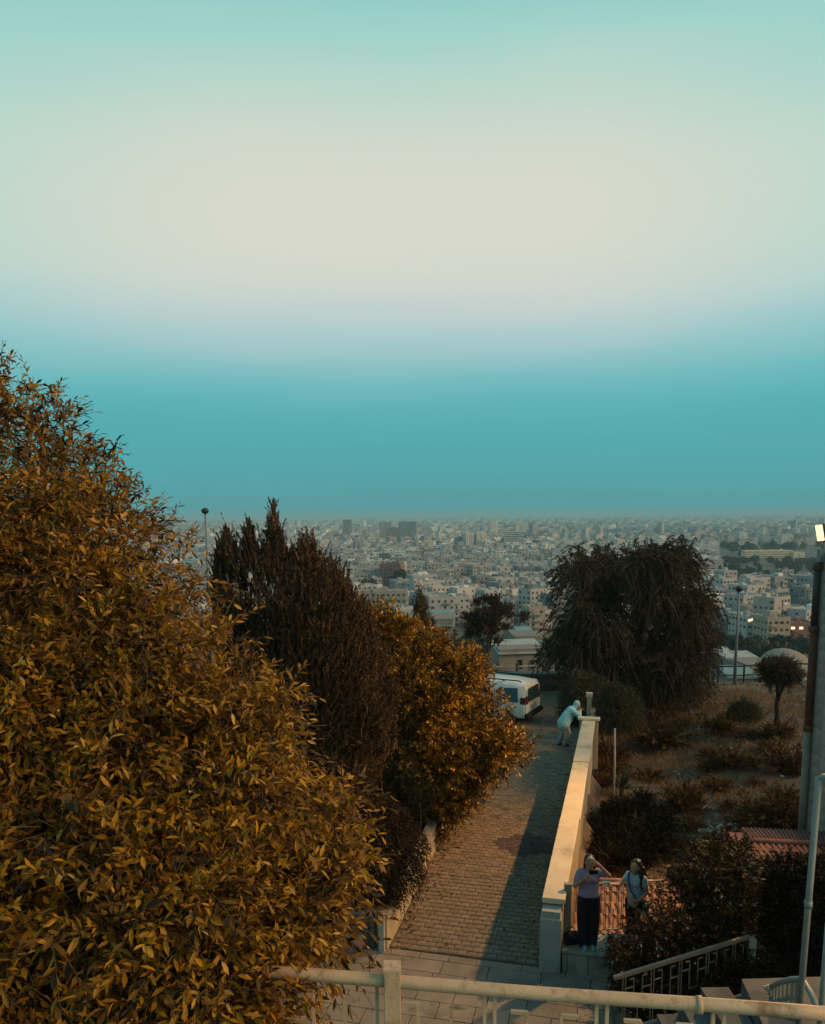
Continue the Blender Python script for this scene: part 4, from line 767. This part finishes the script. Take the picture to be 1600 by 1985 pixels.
for k in range(7):
    x0 = -.09 + .03 * k; pts = [(x0, .06, 1.5), (x0 * 1.2, .095 + .01 * math.sin(k * 2), 1.36), (x0 * 1.35 + .012 * math.sin(k * 5), .11, 1.22), (x0 * 1.3, .12, 1.08 + .03 * math.sin(k * 3))]; b.tube(pts, [.04, .045, .04, .018], 8)
b.tube([(.082, -.01, 1.54), (.1, -.02, 1.4), (.11, -.06, 1.27), (.10, -.1, 1.16)], [.03, .035, .033, .012], 8); remesh(b, 'hair', 'hair', w2, xf, .009)
mb = MB(); mb.tube(xf(np.array([(-.11, .06, 1.385), (-.10, -.09, 1.36), (-.06, -.158, 1.24), (.0, -.165, 1.1), (.10, -.14, .95), (.17, -.05, .86)])), .013, 8); mb.build('bag_strap', 'strap', w2, True)
b = MB(); b.box((.2, .0, .80), (.09, .2, .17), .2); b.V = [xf(v) for v in b.V]; bevel(b.build('shoulder_bag', 'strap', w2), .03, 3)
p = xf(np.array([[-.26, -.585, 1.31]]))[0]; tag(bevel(MB().box(p, (.135, .012, .075), -.1).build('phone', 'phone_pale', loc=p), .004), 'pale turquoise phone in the outstretched hand', 'phone')
# bag on the platform
p = W(.13, 3.24, .415); bag = empty('bag', p, 'slouched black bag on the platform beside the cream pillar', 'bag')
b = MB(); b.ball((0, 0, .085), (.15, .10, .10)); b.ball((-.07, 0, .12), (.08, .07, .1)); b.ball((.08, .01, .10), (.08, .08, .12)); b.ball((.0, .02, .14), (.07, .06, .08)); b.box((0, 0, .03), (.26, .16, .06)); remesh(b, 'bag_body', 'black_cloth', bag, mkxf(p, .1), .012)
for s_ in (-1, 1): mb = MB(); mb.tube(mkxf(p, .1)(np.array([(-.09, .03 * s_, .17), (-.06, .05 * s_, .26), (.05, .05 * s_, .25), (.09, .03 * s_, .17)])), .008, 6); mb.build('handle', 'black_cloth', bag, True)
# hooded person bending over the far end of the wall
base = W(13.75, 2.36, 0.); xf = mkxf(base, RZ + PI / 2 + .35, 1.0)   # faces the wall (local -y runs to the wall)
w3 = empty('person', base, 'person in pale hooded jacket and jeans bending over the cream wall', 'person')
b = MB(); head(b, (0, -.42, 1.42), (0, -.9, -.43)); b.cone((0, -.3, 1.27), .05, (0, -.38, 1.37), .048); b.cone((0, 0, .9), .13, (0, -.22, 1.18), .13)
for s_ in (-1, 1):
    b.cone((.16 * s_, -.24, 1.22), .05, (.23 * s_, -.4, 1.10), .04); b.cone((.23 * s_, -.4, 1.10), .038, (.14 * s_, -.46, 1.27), .028); hand(b, (.14 * s_, -.46, 1.27), (-.2 * s_, -.9, .1), (0, 0, -1), s_, .3)
    b.cone((.09 * s_, .02, .85), .09, (.09 * s_, .02, .1), .05)
remesh(b, 'body', 'skin', w3, xf, .009); eyes(w3, (0, -.42, 1.42), xf, (0, -.9, -.43))
b = MB(); b.cone((0, .06, .78), .225, (0, -.06, 1.0), .205); b.cone((0, -.06, 1.0), .205, (0, -.2, 1.2), .18); b.cone((-.12, -.22, 1.22), .10, (.12, -.22, 1.22), .10)
for s_ in (-1, 1): b.cone((.17 * s_, -.23, 1.21), .10, (.245 * s_, -.4, 1.09), .085); b.cone((.245 * s_, -.4, 1.09), .082, (.16 * s_, -.45, 1.22), .06)
remesh(b, 'jacket', 'hoodie', w3, xf, .014)
b = MB(); b.ball((0, -.385, 1.45), (.108, .11, .12)); b.cone((0, -.27, 1.28), .085, (0, -.36, 1.40), .095); remesh(b, 'hood', 'hoodie', w3, xf, .012)
b = MB(); b.ball((0, .04, .84), (.165, .15, .12))
b.cone((-.09, .03, .84), .105, (-.1, -.1, .46), .082); b.cone((-.1, -.1, .46), .08, (-.09, .06, .07), .068); b.cone((.09, .03, .84), .105, (.1, .03, .46), .082); b.cone((.1, .03, .46), .08, (.11, .22, .07), .068)
remesh(b, 'trousers', 'jeans', w3, xf, .013)
for x, y in ((-.09, .05), (.11, .2)): b = MB(); b.cone((x, y + .03, .04), .042, (x, y - .15, .03), .036); remesh(b, 'shoe', 'black_cloth', w3, xf, .009)
# ------------------------------------------------------------------ white van
M['van_paint'] = mat('van_paint', (.58, .61, .59), (.50, .53, .51), rough=.35, scale=2, spec=.5, stain=(.36, .33, .29), stain_scale=1.1)
M['glass_dark'] = mat('dark_glass', (.015, .022, .028), rough=.12, spec=.6)
M['rubber'] = mat('rubber', (.014, .014, .015), rough=.9)
M['tail'] = mat('tail_light', (.10, .015, .012), rough=.3)
M['chrome'] = mat('wheel_metal', (.35, .36, .37), rough=.35, metal=.6)
vb = np.array([2.75, 30.7, -.03]); vr = math.radians(152)
ca, sa = math.cos(vr), math.sin(vr); vx = lambda V: np.asarray(V, float) @ np.array([[ca, sa, 0], [-sa, ca, 0], [0, 0, 1]]) * np.array([1, 1, .86]) + vb
van = empty('parked_van', vb, 'white van parked beside the golden tree at the end of the road', 'van')
#   x along the length (front +), sections: x, half width at sill, belt, roof ; z of sill, belt, roof
S = [(-2.05, .74, .78, .66, .42, .98, 1.62), (-1.98, .80, .84, .70, .32, 1.0, 1.80), (-1.2, .84, .87, .74, .28, 1.0, 1.86), (.2, .84, .87, .74, .28, 1.0, 1.86), (.95, .84, .87, .70, .28, 1.0, 1.72), (1.55, .83, .85, .74, .28, 1.0, 1.08), (2.05, .78, .80, .70, .3, .86, .92), (2.2, .66, .68, .60, .36, .74, .78)]
V = []
for x, a_, b_, c_, z0, z1, z2 in S:
    h = [(a_ * .9, z0), (a_, z0 + .08), (b_, z1 * .75 + z0 * .25), (b_ * .985, z1), (c_, z2 - .06), (c_ * .9, z2)]
    V += [(x, -y, z) for y, z in h] + [(x, y, z) for y, z in reversed(h)]
n = 12; Fc = [(i * n + k, i * n + (k + 1) % n, (i + 1) * n + (k + 1) % n, (i + 1) * n + k) for i in range(len(S) - 1) for k in range(n)] + [tuple(range(n)), tuple((len(S) - 1) * n + k for k in range(n - 1, -1, -1))]
mb = MB(); mb.add(vx(V), Fc); o = mb.build('body', 'van_paint', van, True); bevel(o, .03, 2)
def quad(pts, th, name, m, par=van):
    P = np.array(pts, float); nn = np.cross(P[1] - P[0], P[2] - P[0]); nn /= np.linalg.norm(nn); mb = MB(); mb.hexa(vx(np.concatenate([P - nn * .03, P + nn * th]))); return mb.build(name, m, par)
for sd_ in (-1, 1):
    for x0, x1 in ((-1.75, -.85), (-.75, .05), (.15, .85)):
        y0, y1 = .855 * sd_, .755 * sd_; pts = [(x0, y0, 1.05), (x1 + (.25 if x1 > .8 else 0), y0, 1.05), (x1 - .08, y1, 1.62), (x0 + .05, y1, 1.66)]
        quad(pts if sd_ < 0 else pts[::-1], .012, 'window', 'glass_dark')
    quad([(-2.06, .62 * sd_, .98), (-2.06, .78 * sd_, .98), (-2.045, .76 * sd_, 1.32), (-2.045, .62 * sd_, 1.32)], .02, 'tail_light', 'tail')
    mb = MB(); mb.box((-1.93, .80 * sd_, 1.12), (.2, .08, .3)); mb.V = [vx(mb.V[0])]; bevel(mb.build('tail_light', 'tail', van), .02)
    for x in (-1.3, 1.35):
        mb = MB(); mb.tube([(x, .72 * sd_, .32), (x, .90 * sd_, .32)], .32, 20); mb.V = [vx(mb.V[0])]; wh = mb.build('wheel', 'rubber', van, True)
        mb = MB(); mb.tube([(x, .895 * sd_, .32), (x, .915 * sd_, .32)], .19, 16); mb.V = [vx(mb.V[0])]; mb.build('rim', 'chrome', wh)
for sd_ in (-1, 1):
    for x in (-.80, .10, 1.0):
        mb = MB(); mb.bar((x, .868 * sd_, .42), (x, .872 * sd_, 1.0), .012, .012); mb.V = [vx(mb.V[0])]; mb.build('door_seam', 'rubber', van)
    for x in (-.65, .25): mb = MB(); mb.box((x, .885 * sd_, .9), (.16, .03, .03)); mb.V = [vx(mb.V[0])]; mb.build('door_handle', 'rubber', van)
    mb = MB(); mb.box((0, .875 * sd_, .62), (3.0, .02, .07)); mb.V = [vx(mb.V[0])]; mb.build('side_trim', 'rubber', van)
    mb = MB(); mb.box((1.05, .98 * sd_, 1.12), (.1, .2, .14)); mb.V = [vx(mb.V[0])]; bevel(mb.build('mirror', 'rubber', van), .03)
quad([(-2.075, -.62, 1.05), (-2.02, -.58, 1.62), (-2.02, .58, 1.62), (-2.075, .62, 1.05)][::-1], .015, 'rear_window', 'glass_dark')
mb = MB(); mb.box((-2.1, 0, .46), (.18, 1.66, .2)); mb.V = [vx(mb.V[0])]; bevel(mb.build('rear_bumper', 'rubber', van), .04)
mb = MB(); mb.box((-2.08, 0, .78), (.03, .5, .12)); mb.V = [vx(mb.V[0])]; mb.build('number_plate', 'pale', van)
for sd_ in (-1, 1): mb = MB(); mb.tube(vx([(-1.8, .62 * sd_, 1.9), (-1.7, .62 * sd_, 1.95), (.2, .62 * sd_, 1.95), (.3, .62 * sd_, 1.9)]), .025, 6); mb.build('roof_rail', 'rubber', van, True)
# half open parasol behind the golden tree
p = atY(915, 1300, 34); pg = np.array([p[0], 34, gz(p[0], 34)]); pr = empty('parasol', pg, 'half folded pale parasol behind the golden tree', 'parasol')
M['canvas'] = mat('canvas', (.46, .40, .33), (.36, .31, .26), rough=.9, scale=5, bump=.4)
top = atY(915, 1268, 34)[2]; n = 16; V = [(pg[0], 34, top)]
for k in range(n): a_ = 2 * PI * k / n; r_ = .42 * (1 + .18 * (k % 2)); V.append((pg[0] + r_ * math.cos(a_), 34 + r_ * math.sin(a_), top - .95 - .1 * (k % 2)))
MB().add(V, [(0, 1 + k, 1 + (k + 1) % n) for k in range(n)]).build('canopy', 'canvas', pr); MB().tube([pg, (pg[0], 34, top)], .03, 8).build('pole', 'steel', pr, True)
# ------------------------------------------------------------------ sheds and fences on the slope below
M['shed_roof'] = mat('pale_shed_roof', (.34, .37, .36), (.26, .29, .29), rough=.7, scale=.7, stain=(.2, .2, .19), stain_scale=.5)
M['shed_wall'] = mat('shed_wall', (.22, .20, .18), (.16, .15, .14), scale=1)
M['teal_roof'] = mat('teal_shed_roof', (.16, .27, .29), (.12, .21, .23), rough=.6, scale=.8)
def shed(label, u0_, u1_, vt, Y, dep, hh, roof, rz=0.):
    a_ = atY(u0_, vt, Y); b_ = atY(u1_, vt, Y); c = (a_ + b_) / 2; w_ = abs(b_[0] - a_[0]); g = gz(c[0], Y); r = empty('shed', (c[0], Y, g), label, 'shed')
    MB().box((c[0], Y, (c[2] - .25 + g - 1.5) / 2), (w_ * .94, dep * .9, c[2] - .25 - g + 1.5), rz).build('wall', 'shed_wall', r)
    mb = MB(); ca, sa = math.cos(rz), math.sin(rz); q = []
    for z in (-.12, 0):
        for x, y, dz in ((-w_ / 2, -dep / 2, -.12 * dep), (w_ / 2, -dep / 2, -.12 * dep), (w_ / 2, dep / 2, 0), (-w_ / 2, dep / 2, 0)): q.append((c[0] + x * ca - y * sa, Y + x * sa + y * ca, c[2] + z + dz))
    mb.hexa(q); mb.build('roof', roof, r)
    for k in (-.3, .0, .28): MB().box((c[0] + k * w_, Y - dep * .455, c[2] - .12 * dep - 1.2), (w_ * .1, .06, .9)).build('window', 'glass_dark', r)
shed('long shed with pale flat roof beside the drooping tree', 1384, 1428, 1262, 88, 6, 3, 'shed_roof')
shed('low shed with pale roof right of the grey lamp post', 1416, 1482, 1272, 72, 6, 3, 'shed_roof', .1)
shed('low teal roofed shed below the drooping tree', 1400, 1460, 1296, 60, 3, 2, 'teal_roof', -.05)
shed('pale roofed shed behind the flat crowned tree', 1530, 1600, 1322, 62, 4, 2, 'shed_roof', .05)
shed('teal roofed shed beyond the thin spreading tree', 985, 1040, 1222, 110, 8, 3, 'teal_roof', .1)
shed('long pale teal roofed hall downhill behind the golden tree', 770, 882, 1190, 170, 14, 4, 'teal_roof', -.05)
shed('low pale shed downhill between golden tree and drooping tree', 955, 1050, 1246, 80, 5, 2, 'shed_roof', .12)
c = atY(1524, 1272, 76); g = gz(c[0], 76); dm = empty('domed_hall', (c[0], 76, g), 'pale domed roof hall behind the flat crowned tree', 'building')
mb = MB(); mb.ball((c[0], 76, c[2] - 1.2), (2.2, 3.5, 1.9), 20, 12); mb.build('dome', 'stone_pale', dm, True); MB().box((c[0], 76, (c[2] - 1.2 + g - 2) / 2), (4.3, 6.6, c[2] - 1.2 - g + 2)).build('wall', 'shed_wall', dm)
def bfence(label, pts, Y, h):
    P = [atY(u, v, Y) for u, v in pts]; g = gz(P[0][0], Y); r = empty('wire_fence', (P[0][0], Y, g), label, 'fence')
    P = [np.array([a_[0], Y, gz(a_[0], Y) + h]) for a_ in P]
    for a_, b_ in zip(P, P[1:]): MB().bar(a_, b_, .09).build('rail', 'darkmetal', r); MB().bar(a_ - (0, 0, h * .5), b_ - (0, 0, h * .5), .06).build('rail', 'darkmetal', r)
    for a_ in P: MB().tube([a_ + (0, 0, .1), (a_[0], Y, min(a_[2] - h, gz(a_[0], Y)))], .06, 6).build('post', 'darkmetal', r)
bfence('dark rail fence crossing behind the grey lamp post', [(1392, 1312), (1442, 1316), (1500, 1326), (1575, 1332)], 47, 1.1)
bfence('dark rail fence below the thin spreading tree', [(880, 1240), (960, 1238), (1010, 1246), (1060, 1252)], 66, 1.2)
# ------------------------------------------------------------------ far trees
def far_tree_mesh(seed, conif):
    g_ = np.random.default_rng(seed); N = 420; th = g_.random(N) * 6.28; z = g_.random(N); 
    if conif: r = (1 - z) * .32 * np.sqrt(g_.random(N)) + .02; zz_ = .1 + .9 * z
    else: r = .5 * np.sqrt(np.clip(1 - (2 * z - 1) ** 2, 0, 1)) * g_.random(N) ** .35 * (1 + .25 * np.sin(3 * th + seed)); zz_ = .25 + .75 * z
    P = np.stack([r * np.cos(th), r * np.sin(th), zz_], 1); A = nrm(P - np.array([0, 0, .5]) + g_.normal(0, .5, P.shape)); L = g_.uniform(.1, .2, N)
    return needleverts(P, A, L, L * .8, g_), g_.random(N)
FT = []
for k in range(6):
    V, R = far_tree_mesh(k, k >= 4); FT.append((soup('crown', V, NEED_F, R, 'far_leaf'), MB().tube([(0, 0, -.05), (0, 0, .3), (0, 0, .55)], [.04, .03, .015], 6).build('trunk', 'bark')))
def far_tree(u, v, Y, h, k, label, group, slope=True):
    p = atY(u, v, Y); g = gz(p[0], Y) if Y < 440 else -55.9; r = empty('far_tree', (p[0], Y, g), label, 'tree', group); r.scale = (h * random.uniform(.9, 1.4), h, h); r.rotation_euler = (0, 0, random.random() * 6.28)
    for o in FT[k]: q = o.copy(); col.objects.link(q); q.parent = r; (tag(q, kind='stuff') if o.name.startswith('crown') else 0)
for i in range(110):
    Y = random.uniform(720, 1030) if i < 90 else random.uniform(1160, 1500); u = random.uniform(1380, 1600); far_tree(u, 1100, Y, random.uniform(6, 10.5) if i < 90 else random.uniform(9, 17), i % 6, 'dark green tree in the wood around the long pale hotel block', 'trees around the pale hotel block')
for i in range(34):
    u = random.choice((random.uniform(1380, 1480), random.uniform(1380, 1600), random.uniform(820, 1060))); Y = random.uniform(190, 350); far_tree(u, 1200, Y, random.uniform(5, 9), random.choice((0, 1, 2, 3, 4)), 'dark tree at the lower edge of the hillside above the city', 'trees at the foot of the hill')
for i in range(44):
    Y = random.uniform(480, 1500); u = random.uniform(600, 1080); far_tree(u, 1100, Y, random.uniform(8, 14), i % 6, 'dark green tree among the dense city blocks', 'trees among the city blocks')
far_tree(778, 1110, 690, 17, 0, 'large dark round tree in front of the pink city block', None)
far_tree(869, 1200, 330, 13, 4, 'pointed dark conifer at the edge of the city behind the thin spreading tree', None)
for a_, b_ in FT: bpy.data.objects.remove(a_); bpy.data.objects.remove(b_)
# ------------------------------------------------------------------ the city
CT = [(0, (.08, .088, .10)), (.2, (.19, .205, .225)), (.45, (.30, .315, .335)), (.7, (.40, .40, .39)), (.82, (.32, .28, .26)), (.88, (.42, .41, .39)), (1, (.66, .65, .63))]
M['city_wall'] = leafmat('city_wall', CT, 0., .9)
M['city_window'] = mat('city_window', (.018, .02, .024), (.03, .033, .036), rough=.3, scale=.3)
M['pink_wall'] = mat('pink_wall', (.26, .13, .11), (.22, .11, .095), scale=.2)
M['cream_wall'] = mat('cream_wall', (.34, .30, .24), (.27, .24, .20), scale=.15)
M['white_wall'] = mat('white_wall', (.60, .57, .52), (.52, .49, .45), scale=.1)
M['hotel_wall'] = mat('hotel_wall', (.62, .52, .36), (.55, .46, .32), scale=.1)
M['lit_window'] = mat('lit_window', (.9, .8, .6), emit=(1, .72, .42, 1.1))
ZC = -55.9
def bframe(c, rz):
    ca, sa = math.cos(rz), math.sin(rz); return lambda x, y, z: (c[0] + x * ca - y * sa, c[1] + x * sa + y * ca, ZC + z)
def wins(mb, c, w_, d_, h, rz, fl=3.1, bay=3.0, ww=1.3, wh=1.35, p=.9, g_=random, sep=None, xsides=True):
    T = bframe(c, rz)
    sides = [(0, -d_ / 2, 1, 0, w_)]
    if xsides: sides += [(-w_ / 2, 0, 0, -1, d_), (w_ / 2, 0, 0, 1, d_)]
    for ox, oy, ux, uy, L in sides:
        wpos = T(ox, oy, 0); 
        nxv = (oy and (0, -1)) or ((1 if ox > 0 else -1), 0)
        nw_ = np.array(T(nxv[0], nxv[1], 0)) - np.array(T(0, 0, 0))
        if (nw_[:2] @ -np.array(wpos[:2])) < 0: continue
        nb = max(1, int(L / bay)); nf = max(1, int(h / fl))
        for i in range(nb):
            for j in range(nf):
                if random.random() > p: continue
                a = (i + .5) / nb * L - L / 2; z = (j + .5) * h / nf + random.uniform(-.05, .05); hw = ww / 2 * random.choice((1, 1, 1.5))
                q = []
                for e, z_ in ((-hw, z - wh / 2), (hw, z - wh / 2), (hw, z + wh / 2), (-hw, z + wh / 2)): q.append(T(ox + ux * (a + e) + nxv[0] * .06, oy + uy * (a + e) + nxv[1] * .06, z_))
                if sep is not None: MB().add(q, [(0, 1, 2, 3)]).build('window', 'lit_window' if random.random() < .03 else 'city_window', sep)
                else: mb.add(q, [(0, 1, 2, 3)])
def body(mb, c, w_, d_, h, rz, r, parapet=True):
    mb.box((c[0], c[1], ZC + h / 2 - 1), (w_, d_, h + 2), rz, r)
    if parapet:
        T = bframe(c, rz)
        for x, y, a, b in ((0, -d_ / 2 + .15, w_ - .05, .25), (0, d_ / 2 - .15, w_ - .05, .25), (-w_ / 2 + .15, 0, .25, d_ - .6), (w_ / 2 - .15, 0, .25, d_ - .6)):
            q = T(x, y, h + .45); mb.box(q, (a, b, .9), rz, r)
def huts(mb, c, w_, d_, h, rz, k=3):
    T = bframe(c, rz)
    for i in range(k):
        a, b, e = (random.uniform(2.5, 4.5), random.uniform(2.5, 4), random.uniform(2, 3)) if i == 0 else (random.uniform(.8, 2.2), random.uniform(.8, 1.6), random.uniform(.8, 1.8))
        q = T(random.uniform(-.33, .33) * w_, random.uniform(-.33, .33) * d_, h + e / 2 - .02); mb.box(q, (a, b, e), rz)
def balc(mb, c, w_, d_, h, rz, fl=3.1):
    T = bframe(c, rz); nf = max(1, int(h / fl)); x = random.uniform(-.25, .25) * w_; bw_ = random.uniform(2.5, 4.5)
    for j in range(1, nf): q = T(x, -d_ / 2 - .6, j * h / nf + .45); mb.box(q, (bw_, 1.2, .95), rz)
def block(name, label, group, c, w_, d_, h, rz, m='city_wall', sep=False, bay=3.0, cat='building', tone=None, **k):
    r = empty(name, (c[0], c[1], ZC), label, cat, group); mb = MB(); body(mb, c, w_, d_, h, rz, random.random() * .88 if tone is None else tone); mb.build('wall', m, r)
    mb = MB(); huts(mb, c, w_, d_, h, rz, random.randint(2, 4)); tag(mb.build('roof_huts', m, r), kind='stuff')
    if sep: wins(None, c, w_, d_, h, rz, sep=r, bay=bay, **k)
    else:
        mb = MB(); wins(mb, c, w_, d_, h, rz, bay=bay, **k)
        if mb.n: tag(mb.build('windows', 'city_window', r), kind='stuff')
    mb = MB(); balc(mb, c, w_, d_, h, rz)
    if mb.n: tag(mb.build('balconies', m, r), kind='stuff')
    return r
reserved = []; front = []
def named_block(name, label, u0_, u1_, vt, Y, dep, rz=0., m='city_wall', sep=False, **k):
    a_, b_ = atY(u0_, vt, Y), atY(u1_, vt, Y); c = (a_ + b_) / 2; front.append((u0_, u1_, Y)); reserved.append((c[0], Y, max(abs(b_[0] - a_[0]), dep) * .62)); return block(name, label, None, (c[0], Y + dep / 2), abs(b_[0] - a_[0]), dep, c[2] - ZC, rz, m, sep, **k)
NB = named_block
NB('apartment_block', 'cream apartment block below the domed hall with one lit window', 1484, 1531, 1200, 395, 16, .12, 'cream_wall', True)
NB('apartment_block', 'pinkish brown apartment block beside the cream block below the domed hall', 1534, 1580, 1210, 400, 16, -.1, 'pink_wall', True)
NB('apartment_block', 'grey apartment block left of the cream block behind the lamp post', 1440, 1480, 1196, 410, 16, .2, 'city_wall', True)
NB('apartment_block', 'grey brown apartment block between the drooping tree and lamp post', 1400, 1436, 1190, 430, 18, -.15, 'city_wall', True)
NB('apartment_block', 'long terracotta coloured block behind the cream apartment block', 1448, 1560, 1178, 470, 14, .05, 'cream_wall', True)
NB('apartment_block', 'cream apartment block at the edge of the drooping tree above the teal shed', 1022, 1054, 1180, 405, 15, .15, 'cream_wall', True)
NB('apartment_block', 'pale apartment block beside the thin spreading tree', 960, 1000, 1168, 470, 15, -.2, 'city_wall', True)
NB('apartment_block', 'brownish apartment block right of the slender spire conifer', 830, 880, 1160, 450, 15, .1, 'city_wall', True)
NB('apartment_block', 'long cream apartment block behind the golden tree top', 700, 790, 1148, 480, 15, -.08, 'cream_wall', True)
NB('hotel_block', 'long cream hotel slab with rows of windows among dark trees', 1447, 1538, 1068, 1150, 18, -.06, 'hotel_wall', False, bay=3.2, p=1.0, ww=1.6)
NB('hotel_wing', 'blank pale end wing of the long hotel slab', 1540, 1561, 1072, 1140, 20, -.06, 'hotel_wall', False, bay=9)
NB('low_block', 'low white block left of the long hotel slab', 1382, 1412, 1080, 1120, 20, .1, 'city_wall')
NB('tower_block', 'dark grey slim tower standing alone on the skyline', 664, 681, 1008, 2100, 30, .1, 'city_wall', bay=4, tone=.18)
NB('tower_block', 'grey tower block with stepped top left of a twin tower', 736, 758, 1013, 1900, 30, .1, 'city_wall', bay=4, tone=.32)
NB('tower_block', 'pale middle tower block of a close group of three', 752, 776, 1023, 1800, 26, .05, 'city_wall', bay=4)
NB('tower_block', 'wide grey tower block right of the close group', 774, 809, 1012, 1900, 40, -.1, 'city_wall', bay=4, tone=.28)
NB('tower_block', 'pinkish white tower with bright face on the skyline', 949, 966, 1010, 2200, 24, .1, 'white_wall', bay=5)
NB('tower_block', 'pale tower behind the banded apartment block', 1000, 1020, 1014, 2200, 24, .0, 'white_wall', bay=4)
NB('tower_block', 'white apartment slab with dark vertical stripe left of its pair', 902, 919, 1034, 1500, 20, .2, 'white_wall', bay=4)
NB('tower_block', 'white apartment slab right of its striped pair', 922, 940, 1033, 1500, 20, .2, 'white_wall', bay=4)
NB('tower_block', 'pale apartment tower with dark floor bands', 979, 1014, 1031, 1480, 20, -.1, 'white_wall', bay=2.2, ww=2.4)
NB('pink_block', 'pink apartment block beside the white minaret', 740, 782, 1094, 720, 16, -.3, 'pink_wall')
p = atY(785, 1080, 705); mn = empty('minaret', (p[0], 705, ZC), 'slim white minaret beside the pink block', 'tower')
MB().tube([(p[0], 705, ZC - 1), (p[0], 705, ZC + 20), (p[0], 705, p[2] - 3)], [1.6, 1.4, 1.2], 10).build('shaft', 'cap', mn, True); MB().tube([(p[0], 705, p[2] - 8), (p[0], 705, p[2] - 7)], 2.1, 10).build('balcony', 'cap', mn); MB().tube([(p[0], 705, p[2] - 3), (p[0], 705, p[2] + 1)], [1.3, .1], 10).build('spire', 'city_wall', mn, True)
cells = []
Y = 440.
while Y < 16000:
    s = 21. if Y < 1500 else 21. * Y / 1500; x = -(.56 * Y + 60)
    while x < .58 * Y + 60:
        cx, cy = x + random.uniform(-.2, .2) * s, Y + random.uniform(-.2, .2) * s
        if Y < 1500:
            w_, d_ = random.uniform(11, 17.5), random.uniform(10, 16); h = random.choice((7, 10, 10, 13, 13, 13, 16, 16, 19)) * random.uniform(.92, 1.08)
        else:
            k = Y / 1500; w_, d_ = random.uniform(10, 18) * k ** .75, random.uniform(10, 16) * k; h = random.choice((8, 11, 13, 14, 16, 18, 22)) * random.uniform(.8, 1.2)
            if random.random() < .02: h *= 1.8; w_ *= .6
        rz = .35 * math.sin(cx * .004 + 1) + .3 * math.sin(cy * .005) + random.gauss(0, .05)
        u, v = proj((cx, cy, ZC)); ok = all((cx - a) ** 2 + (cy - b) ** 2 > (r + 9) ** 2 for a, b, r in reserved)
        ok = ok and not any(a - 7 < u < b + 7 and c_ - 110 < Y < c_ for a, b, c_ in front if c_ > 600); wood = u > 1385 and 640 < Y < 1560
        if ok and not wood and random.random() < .96 - .12 * (Y > 1500): cells.append((Y, cx, cy, w_, d_, h, rz, u))
        x += s
    Y += s * .95
def seen(u): return 590 < u < 1075 or 1385 < u < 1600
cnt = 0; cw, ch, cwin = MB(), MB(), MB()
for Y, cx, cy, w_, d_, h, rz, u in cells:
    if seen(u) and cnt < 255:
        tn = random.random() * .88; fl_ = int(h / 3.1)
        lab = '%s storey %s flat roofed apartment block in the dense city' % ({2: 'two', 3: 'three', 4: 'four', 5: 'five', 6: 'six', 7: 'seven'}[fl_], 'dark grey' if tn < .15 else 'grey' if tn < .42 else 'greyish beige' if tn < .68 else 'sandy brown')
        block('apartment_block', lab, 'city apartment blocks, ' + lab.split(' flat')[0], (cx, cy), w_, d_, h, rz, p=.8, tone=tn); cnt += 1; continue
    body(cw, (cx, cy), w_, d_, h, rz, random.random() * .95, False)
    if Y < 1700: huts(ch, (cx, cy), w_, d_, h, rz, 3)
    elif Y < 4000: huts(ch, (cx, cy), w_ * .8, d_, h, rz, 1)
    if Y < 1900 and seen(u): wins(cwin, (cx, cy), w_, d_, h, rz, bay=3.6, p=.75, wh=1.5, ww=1.5, xsides=True)
city = empty('city', (0, 3000, ZC), 'mass of small grey concrete buildings reaching to the horizon', 'city'); city['kind'] = 'stuff'
for mb, nm, m_ in ((cw, 'city_blocks', 'city_wall'), (ch, 'city_roof_huts', 'city_wall'), (cwin, 'city_windows', 'city_window')): tag(mb.build(nm, m_, city), kind='stuff')
# ------------------------------------------------------------------ haze
hm = bpy.data.materials.new('haze_air'); hm.use_nodes = True; hn = hm.node_tree.nodes; hn.clear()
pv_ = hn.new('ShaderNodeVolumePrincipled'); ho = hn.new('ShaderNodeOutputMaterial'); hm.node_tree.links.new(pv_.outputs[0], ho.inputs['Volume'])
pv_.inputs['Color'].default_value = (.50, .82, .93, 1); pv_.inputs['Density'].default_value = 1.6e-4; pv_.inputs['Anisotropy'].default_value = 0.0
mb = MB(); mb.hexa([(x, y, z) for z in (-58, 32) for x, y in ((-12600, -60), (12600, -60), (12600, 20600), (-12600, 20600))])
o = mb.build('haze', hm); tag(o, kind='stuff'); o.visible_shadow = True
